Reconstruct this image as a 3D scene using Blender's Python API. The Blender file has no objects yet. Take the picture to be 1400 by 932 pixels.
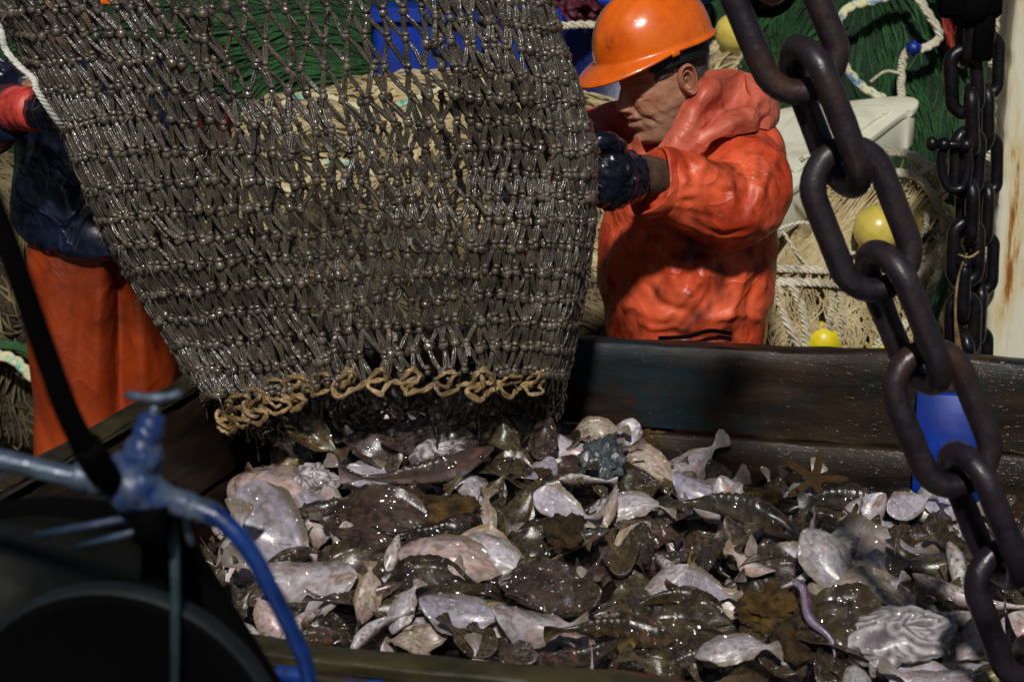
import bpy, math, random
import numpy as np
from mathutils import Vector, Matrix

random.seed(7); RNG = np.random.default_rng(7)
S = bpy.context.scene
COL = S.collection
rad = math.radians

# ------------------------------------------------------------------ camera
CAMZ, PITCH, FPX = 2.05, 14.0, 2722.0
cd = bpy.data.cameras.new('camera'); cam = bpy.data.objects.new('camera', cd); COL.objects.link(cam)
cam.location = (0, 0, CAMZ); cam.rotation_euler = (rad(90 - PITCH), 0, 0)
cd.sensor_width = 36; cd.lens = 70.0; cd.clip_end = 200; cd.clip_start = 0.05
cd.dof.use_dof = True; cd.dof.focus_distance = 4.15; cd.dof.aperture_fstop = 7.0
S.camera = cam
# ------------------------------------------------------------------ light
SUN_DIR = Vector((0.08, 1.0, -0.86)).normalized()      # direction the light travels
w = bpy.data.worlds.new('World'); S.world = w; w.use_nodes = True
nt = w.node_tree; bgn = nt.nodes['Background']
sky = nt.nodes.new('ShaderNodeTexSky'); sky.sky_type = 'NISHITA'; sky.sun_disc = False
sky.sun_elevation = math.asin(-SUN_DIR.z)
sky.sun_rotation = math.atan2(-SUN_DIR.x, -SUN_DIR.y)
nt.links.new(sky.outputs[0], bgn.inputs[0]); bgn.inputs[1].default_value = 0.022
sd = bpy.data.lights.new('floodlight', 'SUN'); sd.energy = 2.9; sd.angle = rad(3.5); sd.color = (1.0, 0.965, 0.905)
so = bpy.data.objects.new('floodlight', sd); COL.objects.link(so)
so.rotation_euler = SUN_DIR.to_track_quat('-Z', 'Y').to_euler()
S.view_settings.view_transform = 'Standard'; S.view_settings.look = 'None'
S.view_settings.exposure = 0.0; S.view_settings.gamma = 1.0
S.cycles.max_bounces = 6; S.cycles.use_denoising = True
S.cycles.sample_clamp_indirect = 4.0

# ------------------------------------------------------------------ projection helpers (image point + depth -> place)
_c, _s = math.cos(rad(PITCH)), math.sin(rad(PITCH))
def ray(px, py):
    u = (px - 700) / FPX; v = (py - 466) / FPX
    return np.array([u, _c - v * _s, -_s - v * _c])
def P(px, py, Y):
    k = ray(px, py); return np.array([0, 0, CAMZ]) + Y / k[1] * k
def Pz(px, py, z):
    k = ray(px, py); return np.array([0, 0, CAMZ]) + (z - CAMZ) / k[2] * k
def proj(p):
    x, y, z = p[0], p[1], p[2] - CAMZ
    d = y * _c - z * _s; up = y * _s + z * _c
    return 700 + FPX * x / d, 466 - FPX * up / d
def projA(p):
    p = np.asarray(p); y = p[:, 1]; z = p[:, 2] - CAMZ
    d = y * _c - z * _s; up = y * _s + z * _c
    return 700 + FPX * p[:, 0] / d, 466 - FPX * up / d
def PA(px, py, Y):
    u = (px - 700) / FPX; v = (py - 466) / FPX
    dx, dy, dz = u, _c - v * _s, -_s - v * _c
    t = Y / dy
    return np.stack([dx * t, Y + 0 * t, CAMZ + dz * t], -1)

# ------------------------------------------------------------------ noise
def _hash(ix, iy, iz, seed):
    n = (ix * 374761393 + iy * 668265263 + iz * 2147483647 + seed * 974634777) & 0xffffffff
    n = ((n ^ (n >> 13)) * 1274126177) & 0xffffffff
    n = (n ^ (n >> 16)) & 0xffffffff
    return n / 4294967295.0 * 2 - 1
def noise(p, seed=0):
    p = np.asarray(p, float); i = np.floor(p).astype(np.int64); f = p - i; f = f * f * (3 - 2 * f)
    r = 0
    for a in (0, 1):
        for b in (0, 1):
            for c in (0, 1):
                w_ = (f[..., 0] if a else 1 - f[..., 0]) * (f[..., 1] if b else 1 - f[..., 1]) * (f[..., 2] if c else 1 - f[..., 2])
                r = r + w_ * _hash(i[..., 0] + a, i[..., 1] + b, i[..., 2] + c, seed)
    return r
def fbm(p, seed=0, oct=3):
    p = np.asarray(p, float); r = 0; a = 1
    for k in range(oct): r = r + a * noise(p * 2 ** k, seed + k * 17); a *= .5
    return r
def sstep(a, b, x):
    t = np.clip((x - a) / (b - a), 0, 1); return t * t * (3 - 2 * t)

# ------------------------------------------------------------------ mesh builder
class MB:
    def __init__(s): s.v = []; s.f = []; s.n = 0; s.m = []; s.c = []
    def add(s, v, f, m=0, c=None):
        v = np.asarray(v, float).reshape(-1, 3)
        s.v.append(v)
        for q in f: s.f.append(tuple(int(i) + s.n for i in q)); s.m.append(m)
        s.c.append(np.ones((len(v), 4)) if c is None else np.concatenate([np.asarray(c, float).reshape(-1, 3), np.ones((len(v), 1))], 1))
        s.n += len(v); return s
    def grid(s, G, close_u=False, close_v=False, m=0, c=None, flip=False):
        G = np.asarray(G, float); a, b = G.shape[:2]; f = []
        for i in range(a if close_u else a - 1):
            for j in range(b if close_v else b - 1):
                q = (i * b + j, ((i + 1) % a) * b + j, ((i + 1) % a) * b + (j + 1) % b, i * b + (j + 1) % b)
                f.append(q[::-1] if flip else q)
        return s.add(G.reshape(-1, 3), f, m, None if c is None else np.asarray(c).reshape(-1, 3))
    def tubes(s, pts, r, sides=5, m=0, caps=True):
        """pts (M,K,3), r scalar or (M,K)"""
        pts = np.asarray(pts, float)
        if pts.ndim == 2: pts = pts[None]
        M, K, _ = pts.shape
        r = np.broadcast_to(np.asarray(r, float), (M, K)) if np.ndim(r) != 1 else np.broadcast_to(np.asarray(r, float)[None] if len(r) == K else np.asarray(r)[:, None], (M, K))
        T = np.gradient(pts, axis=1); T /= np.linalg.norm(T, axis=2, keepdims=True) + 1e-12
        # transported frame
        N = np.zeros_like(pts); ref = np.where(np.abs(T[:, 0, 2:3]) > .8, np.array([[1., 0, 0]]), np.array([[0., 0, 1]]))
        n = np.cross(T[:, 0], ref); n /= np.linalg.norm(n, axis=1, keepdims=True) + 1e-12; N[:, 0] = n
        for k in range(1, K):
            n = n - T[:, k] * np.sum(n * T[:, k], 1, keepdims=True); n /= np.linalg.norm(n, axis=1, keepdims=True) + 1e-12; N[:, k] = n
        B = np.cross(T, N); a = np.arange(sides) / sides * 2 * np.pi
        V = pts[:, :, None] + r[:, :, None, None] * (N[:, :, None] * np.cos(a)[None, None, :, None] + B[:, :, None] * np.sin(a)[None, None, :, None])
        i = np.arange(K - 1)[:, None] * sides; j = np.arange(sides)[None]
        q = np.stack([i + j, i + (j + 1) % sides, i + sides + (j + 1) % sides, i + sides + j], -1).reshape(-1, 4)
        F = (q[None] + (np.arange(M) * K * sides)[:, None, None]).reshape(-1, 4)
        f = [tuple(x) for x in F.tolist()]
        if caps:
            for k in range(M):
                o = k * K * sides
                f.append(tuple(o + x for x in range(sides - 1, -1, -1))); f.append(tuple(o + (K - 1) * sides + x for x in range(sides)))
        return s.add(V.reshape(-1, 3), f, m)
    def blobs(s, C, R, nu=8, nv=6, m=0, jit=0.15):
        """many lumpy ellipsoids: C (M,3), R (M,3)"""
        C = np.asarray(C, float); R = np.broadcast_to(np.asarray(R, float), C.shape)
        th = np.arange(nu) / nu * 2 * np.pi; ph = (np.arange(nv - 1) + 1) / nv * np.pi
        U = np.stack([np.outer(np.sin(ph), np.cos(th)), np.outer(np.sin(ph), np.sin(th)), np.outer(np.cos(ph), np.ones(nu))], -1).reshape(-1, 3)
        U = np.concatenate([U, [[0, 0, 1], [0, 0, -1]]]); nu_ = len(U)
        V = C[:, None] + R[:, None] * U[None] * (1 + jit * RNG.standard_normal((len(C), nu_, 1)).clip(-1.5, 1.5))
        f1 = []
        for i in range(nv - 2):
            for j in range(nu): f1.append((i * nu + j, (i + 1) * nu + j, (i + 1) * nu + (j + 1) % nu, i * nu + (j + 1) % nu))
        for j in range(nu):
            f1.append((nu_ - 2, j, (j + 1) % nu)); b = (nv - 2) * nu; f1.append((nu_ - 1, b + (j + 1) % nu, b + j))
        f = [tuple(x + k * nu_ for x in q) for k in range(len(C)) for q in f1]
        return s.add(V.reshape(-1, 3), f, m)
    def box(s, c, size, rot=None, m=0, bev=.12):
        """chamfered box"""
        h = np.asarray(size, float) / 2; b = min(h) * bev
        v = []; 
        for ax in range(3):
            for sg in (-1, 1):
                o = [k for k in range(3) if k != ax]
                for (p, q) in ((-1, -1), (1, -1), (1, 1), (-1, 1)):
                    t = [0, 0, 0]; t[ax] = sg * h[ax]; t[o[0]] = p * (h[o[0]] - b); t[o[1]] = q * (h[o[1]] - b); v.append(t)
        v = np.array(v); 
        import bmesh
        bm = bmesh.new()
        for t in v: bm.verts.new(t)
        r = bmesh.ops.convex_hull(bm, input=bm.verts[:]); bm.verts.index_update()
        vv = np.array([x.co[:] for x in bm.verts]); ff = [[x.index for x in fc.verts] for fc in bm.faces]; bm.free()
        if rot is not None: vv = vv @ np.asarray(rot, float).T
        return s.add(vv + np.asarray(c), ff, m)
    def lathe(s, c, prof, axis=(0, 0, 1), n=32, m=0):
        """prof: list of (r, h) along axis"""
        A = Vector(axis).normalized(); q = A.to_track_quat('Z', 'Y').to_matrix(); q = np.array(q)
        th = np.arange(n) / n * 2 * np.pi; G = []
        for r, h in prof: G.append(np.stack([r * np.cos(th), r * np.sin(th), np.full(n, h)], -1) @ q.T + np.asarray(c))
        return s.grid(np.array(G), close_v=True, m=m, flip=True)
    def arrays(s): return np.concatenate(s.v), s.f
    def build(s, name, mats, parent=None, smooth=True):
        me = bpy.data.meshes.new(name)
        V = np.concatenate(s.v)
        me.from_pydata(V.tolist(), [], s.f)
        if not isinstance(mats, (list, tuple)): mats = [mats]
        for x in mats: me.materials.append(x)
        me.polygons.foreach_set('material_index', np.array(s.m, dtype=np.int32))
        if smooth: me.polygons.foreach_set('use_smooth', np.ones(len(s.f), dtype=bool))
        ca = me.color_attributes.new('Col', 'FLOAT_COLOR', 'POINT'); ca.data.foreach_set('color', np.concatenate(s.c).ravel().astype(np.float32))
        me.update()
        o = bpy.data.objects.new(name, me); COL.objects.link(o)
        if parent: o.parent = parent; o.matrix_parent_inverse = parent.matrix_world.inverted() if False else Matrix.Translation(-Vector(parent.location))
        return o
def tag(o, label=None, cat=None, group=None, kind=None):
    if label: o['label'] = label
    if cat: o['category'] = cat
    if group: o['group'] = group
    if kind: o['kind'] = kind
    return o
def thing(name, loc, label, cat, group=None):
    o = bpy.data.objects.new(name, None); COL.objects.link(o); o.location = tuple(float(x) for x in loc)
    o.empty_display_size = .1
    return tag(o, label, cat, group)
def remesh(mb, voxel, smooth=6, fac=.6):
    """fuse the overlapping shapes of a builder into one skin; returns verts, faces"""
    o = mb.build('tmp', []); 
    md = o.modifiers.new('r', 'REMESH'); md.mode = 'VOXEL'; md.voxel_size = voxel
    sm = o.modifiers.new('s', 'SMOOTH'); sm.iterations = smooth; sm.factor = fac
    dg = bpy.context.evaluated_depsgraph_get(); dg.update()
    ev = o.evaluated_get(dg); me = ev.to_mesh()
    V = np.zeros(len(me.vertices) * 3); me.vertices.foreach_get('co', V); V = V.reshape(-1, 3)
    N = np.zeros(len(me.vertices) * 3); me.vertex_normals.foreach_get('vector', N); N = N.reshape(-1, 3)
    F = [tuple(p.vertices) for p in me.polygons]
    ev.to_mesh_clear(); m0 = o.data; bpy.data.objects.remove(o); bpy.data.meshes.remove(m0)
    return V, N, F
def curve(pts, n=40):
    """smooth interpolation through points"""
    pts = np.asarray(pts, float); k = len(pts)
    p = np.concatenate([[2 * pts[0] - pts[1]], pts, [2 * pts[-1] - pts[-2]]])
    out = []
    for t in np.linspace(0, k - 1 - 1e-9, n):
        i = int(t); f = t - i; a, b, c_, d = p[i], p[i + 1], p[i + 2], p[i + 3]
        out.append(.5 * (2 * b + (c_ - a) * f + (2 * a - 5 * b + 4 * c_ - d) * f * f + (-a + 3 * b - 3 * c_ + d) * f ** 3))
    return np.array(out)

# ------------------------------------------------------------------ materials
def srgb(h):
    h = h.lstrip('#'); v = [int(h[i:i + 2], 16) / 255 for i in (0, 2, 4)]
    return tuple(x / 12.92 if x <= .04045 else ((x + .055) / 1.055) ** 2.4 for x in v)
def mat(name, cols, scale=8, rough=.5, rvar=.0, bump=.3, bscale=None, bdist=.004, coat=0, coat_r=.1, metal=0, vcol=False, stretch=(1, 1, 1),
        detail=6, rand=0, spec=.5, wave=None, sss=0, transmission=0, cbump=None, crinkle=None):
    m = bpy.data.materials.new(name); m.use_nodes = True; t = m.node_tree; L = t.links.new; N = t.nodes.new
    b = t.nodes['Principled BSDF']
    tc = N('ShaderNodeTexCoord'); mp = N('ShaderNodeMapping'); mp.inputs['Scale'].default_value = stretch
    L(tc.outputs['Object'], mp.inputs['Vector'])
    vec = mp.outputs[0]
    oi = None
    if rand:
        oi = N('ShaderNodeObjectInfo'); va = N('ShaderNodeVectorMath'); va.operation = 'ADD'
        ml = N('ShaderNodeMath'); ml.operation = 'MULTIPLY'; ml.inputs[1].default_value = 37.0
        L(oi.outputs['Random'], ml.inputs[0]); L(mp.outputs[0], va.inputs[0]); L(ml.outputs[0], va.inputs[1]); vec = va.outputs[0]
    nz = N('ShaderNodeTexNoise'); nz.inputs['Scale'].default_value = scale; nz.inputs['Detail'].default_value = detail; nz.inputs['Roughness'].default_value = .62
    L(vec, nz.inputs['Vector'])
    cr = N('ShaderNodeValToRGB'); L(nz.outputs[0], cr.inputs[0])
    n = len(cols)
    while len(cr.color_ramp.elements) < n: cr.color_ramp.elements.new(.5)
    for i, c in enumerate(cols):
        if isinstance(c, tuple) and len(c) == 2: pos, c = c
        else: pos = .3 + .4 * i / max(1, n - 1)
        e = cr.color_ramp.elements[i]; e.position = pos; e.color = (*(srgb(c) if isinstance(c, str) else c), 1)
    out = cr.outputs[0]
    if vcol:
        at = N('ShaderNodeVertexColor'); at.layer_name = 'Col'
        mx = N('ShaderNodeMix'); mx.data_type = 'RGBA'; mx.blend_type = 'MULTIPLY'; mx.inputs[0].default_value = 1
        L(out, mx.inputs[6]); L(at.outputs[0], mx.inputs[7]); out = mx.outputs[2]
    if rand:
        hs = N('ShaderNodeHueSaturation'); mr = N('ShaderNodeMapRange'); mr.inputs[3].default_value = 1 - rand; mr.inputs[4].default_value = 1 + rand
        L(oi.outputs['Random'], mr.inputs[0]); L(mr.outputs[0], hs.inputs['Value']); L(out, hs.inputs['Color']); out = hs.outputs[0]
    L(out, b.inputs['Base Color'])
    b.inputs['Roughness'].default_value = rough
    if rvar:
        n3 = N('ShaderNodeTexNoise'); n3.inputs['Scale'].default_value = scale * 2.3; n3.inputs['Detail'].default_value = 4; L(vec, n3.inputs['Vector'])
        mr = N('ShaderNodeMapRange'); mr.inputs[1].default_value = .3; mr.inputs[2].default_value = .7
        mr.inputs[3].default_value = max(.03, rough - rvar); mr.inputs[4].default_value = min(1, rough + rvar)
        L(n3.outputs[0], mr.inputs[0]); L(mr.outputs[0], b.inputs['Roughness'])
    b.inputs['Metallic'].default_value = metal; b.inputs['Specular IOR Level'].default_value = spec
    b.inputs['Coat Weight'].default_value = coat; b.inputs['Coat Roughness'].default_value = coat_r; b.inputs['Coat IOR'].default_value = 1.7 if coat >= 1 else 1.5
    if sss: b.inputs['Subsurface Weight'].default_value = sss; b.inputs['Subsurface Radius'].default_value = (.012, .005, .003)
    if transmission: b.inputs['Transmission Weight'].default_value = transmission
    h = None
    if bump:
        n2 = N('ShaderNodeTexNoise'); n2.inputs['Scale'].default_value = bscale or scale * 5; n2.inputs['Detail'].default_value = 5
        L(vec, n2.inputs['Vector']); h = n2.outputs[0]
    if wave:
        wv = N('ShaderNodeTexWave'); wv.inputs['Scale'].default_value = wave[0]; wv.inputs['Distortion'].default_value = wave[1]; wv.bands_direction = wave[2] if len(wave) > 2 else 'DIAGONAL'
        L(vec, wv.inputs['Vector'])
        if h is not None:
            ad = N('ShaderNodeMath'); ad.operation = 'ADD'; L(h, ad.inputs[0]); L(wv.outputs[1], ad.inputs[1]); h = ad.outputs[0]
        else: h = wv.outputs[1]
    if crinkle:
        nc = N('ShaderNodeTexNoise'); nc.inputs['Scale'].default_value = crinkle[0]; nc.inputs['Detail'].default_value = 2; nc.inputs['Distortion'].default_value = 1.2; L(vec, nc.inputs['Vector'])
        m1 = N('ShaderNodeMath'); m1.operation = 'SUBTRACT'; m1.inputs[1].default_value = .5; L(nc.outputs[0], m1.inputs[0])
        m2 = N('ShaderNodeMath'); m2.operation = 'ABSOLUTE'; L(m1.outputs[0], m2.inputs[0]); m3 = N('ShaderNodeMath'); m3.operation = 'POWER'; m3.inputs[1].default_value = .6; L(m2.outputs[0], m3.inputs[0])
        m4 = N('ShaderNodeMath'); m4.operation = 'MULTIPLY_ADD'; m4.inputs[1].default_value = -crinkle[1]; L(m3.outputs[0], m4.inputs[0]); L(h, m4.inputs[2]); h = m4.outputs[0]
    if h is not None:
        bp = N('ShaderNodeBump'); bp.inputs['Strength'].default_value = bump or .4; bp.inputs['Distance'].default_value = bdist
        L(h, bp.inputs['Height']); L(bp.outputs[0], b.inputs['Normal'])
        if coat: L(bp.outputs[0], b.inputs['Coat Normal'])
        if coat and cbump:
            n4 = N('ShaderNodeTexNoise'); n4.inputs['Scale'].default_value = cbump[0]; n4.inputs['Detail'].default_value = 1.6; L(vec, n4.inputs['Vector'])
            b4 = N('ShaderNodeBump'); b4.inputs['Strength'].default_value = 1; b4.inputs['Distance'].default_value = cbump[1]; L(n4.outputs[0], b4.inputs['Height']); L(b4.outputs[0], b.inputs['Coat Normal'])
    return m
M = {}
M['deck'] = mat('wet_deck_planks', ['#120d0a', '#2a1d15', '#3a2a1c'], 3, .35, .2, .4, 30, stretch=(1, 6, 1))
M['wood'] = mat('wet_bin_wood', ['#0d0907', '#1c140e', '#2a1e14', '#3a2b1c'], 4.5, .5, .15, .35, 26, .002, stretch=(1, 1, 5), coat=.08, coat_r=.12, cbump=(40, .004), detail=10, spec=.25)
M['woodnear'] = mat('wet_olive_wood_edge', ['#15120c', '#2b2718', '#3f3922', '#4b442a'], 5, .35, .15, .6, 30, .003, stretch=(1, 1, 5), coat=.3, coat_r=.2)
M['twine'] = mat('wet_net_twine', ['#332e27', '#574f43', '#776c5c'], 30, .34, .12, .9, 240, .0025, coat=.9, coat_r=.17, cbump=(60, .006), vcol=True)
M['cord'] = mat('cream_lacing_cord', ['#43331f', '#846a45', '#b39566'], 22, .4, .1, .9, 200, .003, coat=.5, coat_r=.15)
M['whiterope'] = mat('white_braided_rope', ['#a9a79c', '#dcdad0', '#f0eee6'], 25, .7, 0, .5, 200, .002, wave=(90, 1))
M['iron'] = mat('wet_chain_iron', ['#131016', '#241e26', '#302629', '#4d3122'], 9, .42, .14, .8, 34, .004, metal=.15, coat=.2, coat_r=.28, detail=10)
M['darkiron'] = mat('dark_iron', ['#0b0b10', '#15151c', '#241b18'], 14, .35, .1, .5, 90, .002, metal=.3)
M['black'] = mat('black_machine_paint', ['#020203', '#040405', '#070708'], 6, .8, 0, .1, spec=.06)
M['orange'] = mat('orange_oilskin', [(.2, '#5a1c0e'), (.38, '#b53a1c'), (.55, '#e2603a'), (.85, '#ec7450')], 6.5, .45, .15, .5, 26, .004, crinkle=(6, 5), spec=.4, vcol=True, detail=9)
M['trouser'] = mat('orange_trousers', [(.25, '#4e1a06'), (.5, '#96360a'), (.8, '#b34712')], 5, .5, .1, .3, 30, .003, crinkle=(5, 7), vcol=True)
M['helmet'] = mat('orange_helmet_plastic', [(.26, '#8a3c0c'), (.36, '#d65a0e'), (.5, '#ec6a10'), (.8, '#f2781c')], 9, .28, .1, .3, 40, .0015, coat=.8, coat_r=.08, cbump=(34, .003), detail=12)
M['skin'] = mat('weathered_skin', [(.25, '#7e5440'), (.5, '#ad7d63'), (.8, '#c69a80')], 26, .42, .12, .7, 170, .0014, detail=10, sss=.12, vcol=True)
M['hair'] = mat('short_grey_hair', ['#1c1714', '#4a443e', '#6d665e'], 160, .7, 0, .9, 420, .003)
M['glove'] = mat('dark_rubber_glove', ['#030509', '#0a0f1c', '#111a2e'], 18, .3, .08, .35, 26, .0025, coat=.4, coat_r=.15)
M['navy'] = mat('navy_oilskin', ['#060a16', '#101a30', '#1a2743'], 7, .3, .1, .6, 22, .005, coat=.1, coat_r=.3, crinkle=(7, 8))
M['cuffbrown'] = mat('brown_wool_cuff', ['#2b1d15', '#4c3526', '#5e4433'], 40, .9, 0, .6, 200, .002)
M['redcuff'] = mat('red_rubber_cuff', ['#8c2420', '#c94238', '#dd6255'], 20, .5, 0, .4)
M['maroon'] = mat('maroon_cuff', ['#2a0c16', '#4e1726', '#5c2032'], 20, .6, 0, .4)
M['creamnet'] = mat('cream_net_twine', ['#7d6c49', '#b8a67c', '#d9caa0'], 9, .85, 0, .9, 160, .004)
M['shadenet'] = mat('shade_toned_net_twine', ['#3f3624', '#6a5d40', '#857650'], 9, .85, 0, .9, 160, .004)  # darkened copy of the cream twine: weaker light further back put into colour
M['shadecore'] = mat('shade_toned_net_inside', ['#1d170e', '#3a301e', '#54472f'], 14, .95, 0, 1, 70, .02)  # darkened copy of the heap core, light falloff put into its colour
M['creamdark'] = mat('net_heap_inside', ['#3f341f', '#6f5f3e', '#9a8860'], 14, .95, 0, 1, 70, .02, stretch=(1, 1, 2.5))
M['bgrope'] = mat('thick_cream_rope', ['#9a917c', '#d2cab0', '#e8e2d0'], 12, .8, 0, .8, 120, .004, wave=(55, 1.5))
M['tealrope'] = mat('teal_flecked_rope', [(.3, '#b5a77f'), (.52, '#d8cca2'), (.62, '#4fae9f'), (.8, '#3a8f88')], 22, .8, 0, .6, 150, .003)
M['yellowrope'] = mat('yellow_flecked_rope', [(.3, '#c9c27a'), (.5, '#ddd8b0'), (.62, '#5c83a8')], 30, .8, 0, .6, 150, .003, wave=(50, 2))
M['greennet'] = mat('green_net', [(.25, '#051208'), (.5, '#0e2a13'), (.8, '#1f4322')], 9, .85, 0, 1, 120, .008)
M['greenstrand'] = mat('green_net_twine', ['#0d2912', '#1d4a20', '#2f6430'], 12, .8, 0, .6)
M['greenpaint'] = mat('green_bulwark_paint', ['#0a3a1c', '#0f4c26', '#12552b'], 3, .45, .1, .2)
M['bluepaint'] = mat('blue_paint', ['#08226c', '#0b3090', '#0e3cae'], 6, .4, .1, .2)
M['creampaint'] = mat('cream_painted_box', [(.2, '#b5b294'), (.5, '#e2e1c8'), (.8, '#ecebd8')], 7, .45, .1, .15)
M['rustywhite'] = mat('rust_streaked_white_paint', [(.30, '#4a2410'), (.36, '#9a6428'), (.41, '#c9b98c'), (.5, '#d3ceb8'), (.8, '#dcd9ca')], 7, .5, .1, .3, stretch=(2.2, 2.2, .35), detail=9)
M['yellow'] = mat('yellow_float_plastic', ['#b09a3c', '#d8c25c', '#e4d070'], 6, .3, .05, .1, coat=.3)
M['brightyellow'] = mat('bright_yellow_plastic', ['#b8a010', '#d8c414', '#e6d428'], 6, .4, .05, .2)
M['redcloth'] = mat('faded_red_cloth', ['#5c160c', '#8c2a16', '#a83c22'], 14, .8, 0, .6)
M['valveblue'] = mat('chipped_blue_valve_paint', [(.3, '#59616b'), (.47, '#3f4f6a'), (.56, '#1f3568'), (.8, '#142c60')], 26, .4, .1, .5, 60)
M['pipe'] = mat('wet_galvanised_pipe', ['#26303e', '#4c5a6b', '#6b7a8c'], 24, .35, .1, .4, metal=.3)
M['hose'] = mat('blue_rubber_hose', ['#0a1f50', '#10306f', '#183f88'], 20, .35, .1, .3, coat=.2)
M['olive'] = mat('worn_olive_drum', ['#080907', '#12130f', '#1e1e16'], 9, .5, .1, .3)
M['darkgreen'] = mat('green_painted_tube', ['#0d3a1c', '#17552b', '#1d6232'], 9, .4)
M['fish'] = mat('wet_fish_skin', [(.3, (.55, .53, .5)), (.5, (.82, .8, .78)), (.75, (1, .98, .97))], 9, .27, .08, .22, 60, .002, coat=1, coat_r=.07, cbump=(7, .06), vcol=True, rand=.22, detail=8, spec=.5)
M['eye'] = mat('fish_eye', ['#020203', '#08080a'], 20, .08, 0, 0, coat=1)
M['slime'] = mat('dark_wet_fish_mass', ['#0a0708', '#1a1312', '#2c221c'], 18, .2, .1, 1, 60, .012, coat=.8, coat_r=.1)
M['shell'] = mat('rugged_shell', [(.3, '#54452e'), (.5, '#94805a'), (.75, '#bfae86')], 40, .45, .1, 1, 90, .006, coat=.4, vcol=True)
# ================================================================== SETTING
d = MB(); d.grid([[(-9, -1, 0), (-9, 14, 0)], [(9, -1, 0), (9, 14, 0)]], flip=True)
dk = d.build('deck', M['deck'], smooth=False); tag(dk, 'dark wet ship deck under the fishing gear', kind='structure')
def plank_wall(name, Y, x0, x1, z1, m, label, cat, rib=.5):
    t = thing(name, ((x0 + x1) / 2, Y, 0), label, cat)
    b = MB(); b.box(((x0 + x1) / 2, Y, z1 / 2), (x1 - x0, .05, z1), bev=.05); b.build('plate', m, t, smooth=False)
    r = MB()
    x = x0 + .1
    while x < x1: r.box((x, Y - .045, z1 / 2), (.05, .04, z1 - .04), bev=.1); x += rib
    r.build('stiffener', m, t, smooth=False)
    c = MB(); c.box(((x0 + x1) / 2, Y - .02, z1 + .035), (x1 - x0, .16, .06), bev=.2); c.build('capping_rail', m, t, smooth=False)
    return t
plank_wall('bulwark', 8.6, -4.5, 4.5, 1.55, M['greenpaint'], 'dark green ship bulwark closing the deck behind the nets', 'bulwark')
# blue bin far behind the net
t = thing('blue_container', (-.22, 7.4, 0), 'bright blue steel container standing behind the hanging net', 'container')
b = MB(); b.box((-.12, 7.4, .72), (.75, .5, 1.44), bev=.06); b.build('body', M['bluepaint'], t, smooth=False)
b = MB(); b.box((-.12, 7.4, 1.46), (.8, .55, .05), bev=.2); b.build('rim', M['bluepaint'], t, smooth=False)
t = thing('blue_drum', (.58, 7.3, 0), 'dark blue drum behind the worker in the orange helmet', 'drum')
b = MB(); b.lathe((.42, 7.3, 0), [(0, 0), (.3, .0), (.3, .4), (.31, .41), (.3, .43), (.3, .9), (.31, .92), (.3, .94), (.3, 1.5), (0, 1.5)]); b.build('body', mat('navy_drum_paint', ['#060c30', '#0a1448', '#0d1a58'], 6, .4), t)
b = MB(); b.lathe((.42, 7.3, 1.5), [(.31, 0), (.325, .01), (.325, .03), (.31, .04), (.29, .03)]); b.build('rim', M['bluepaint'], t)

# ================================================================== FISH BIN
A = Pz(830, 458, .95); B = Pz(1400, 490, .95); L0 = Pz(0, 665, .95); L1 = Pz(275, 515, .95); N0 = Pz(330, 862, .95); N1 = Pz(900, 925, .95)
def isect(a, b, c, d_):
    a, b, c, d_ = a[:2], b[:2], c[:2], d_[:2]; r = b - a; s = d_ - c
    t_ = ((c - a)[0] * s[1] - (c - a)[1] * s[0]) / (r[0] * s[1] - r[1] * s[0]); return a + t_ * r
FL = isect(A, B, L0, L1); NL = isect(N0, N1, L0, L1)
dF = (B - A)[:2] / np.linalg.norm((B - A)[:2]); FR = FL + dF * 2.6
dN = (N1 - N0)[:2] / np.linalg.norm((N1 - N0)[:2]); NR = NL + dN * 2.6
BIN = thing('fish_sorting_bin', (*(FL + FR + NL + NR) / 4, 0), 'large wet wooden bin heaped with the emptied catch', 'bin')
def board(a, b, z0, z1, th, out, name='plank', m=None, wob=.004, seed=0, n=60):
    """board standing along a-b, inner face on the line, thickness th towards out; worn uneven top edge"""
    a, b, out = np.array(a), np.array(b), np.array(out); G = []
    sec = [(0, z0), (0, z0 + .3 * (z1 - z0)), (0, z0 + .7 * (z1 - z0)), (0, z1 - .012), (.006, z1 - .003), (.016, z1), (th - .016, z1), (th - .006, z1 - .004), (th, z1 - .014), (th, z0 + .5 * (z1 - z0)), (th, z0)]
    for k in range(n + 1):
        f = k / n; p = a + (b - a) * f; row = []
        for (o, z) in sec:
            q = np.array([*(p + out * o), z]); top = sstep(z1 - .03, z1, z)
            q[2] -= top * (abs(noise(np.array([f * 9, seed, .3]))) * .018 + abs(noise(np.array([f * 40, seed, o * 60]))) * .006)
            q[:2] += out * noise(np.array([f * 6, z * 9, seed + .5])) * wob
            row.append(q)
        G.append(row)
    m_ = MB(); m_.grid(G, flip=True)
    for r in (G[0], G[-1]): m_.add(r, [tuple(range(len(r)))])
    return m_.build(name, m or M['wood'], BIN)
oF = np.array([-dF[1], dF[0]]); oF = oF if oF[1] > 0 else -oF
dL = (FL - NL) / np.linalg.norm(FL - NL); oL = np.array([-dL[1], dL[0]]); oL = oL if oL[0] < 0 else -oL
oN = np.array([-dN[1], dN[0]]); oN = oN if oN[1] < 0 else -oN
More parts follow.
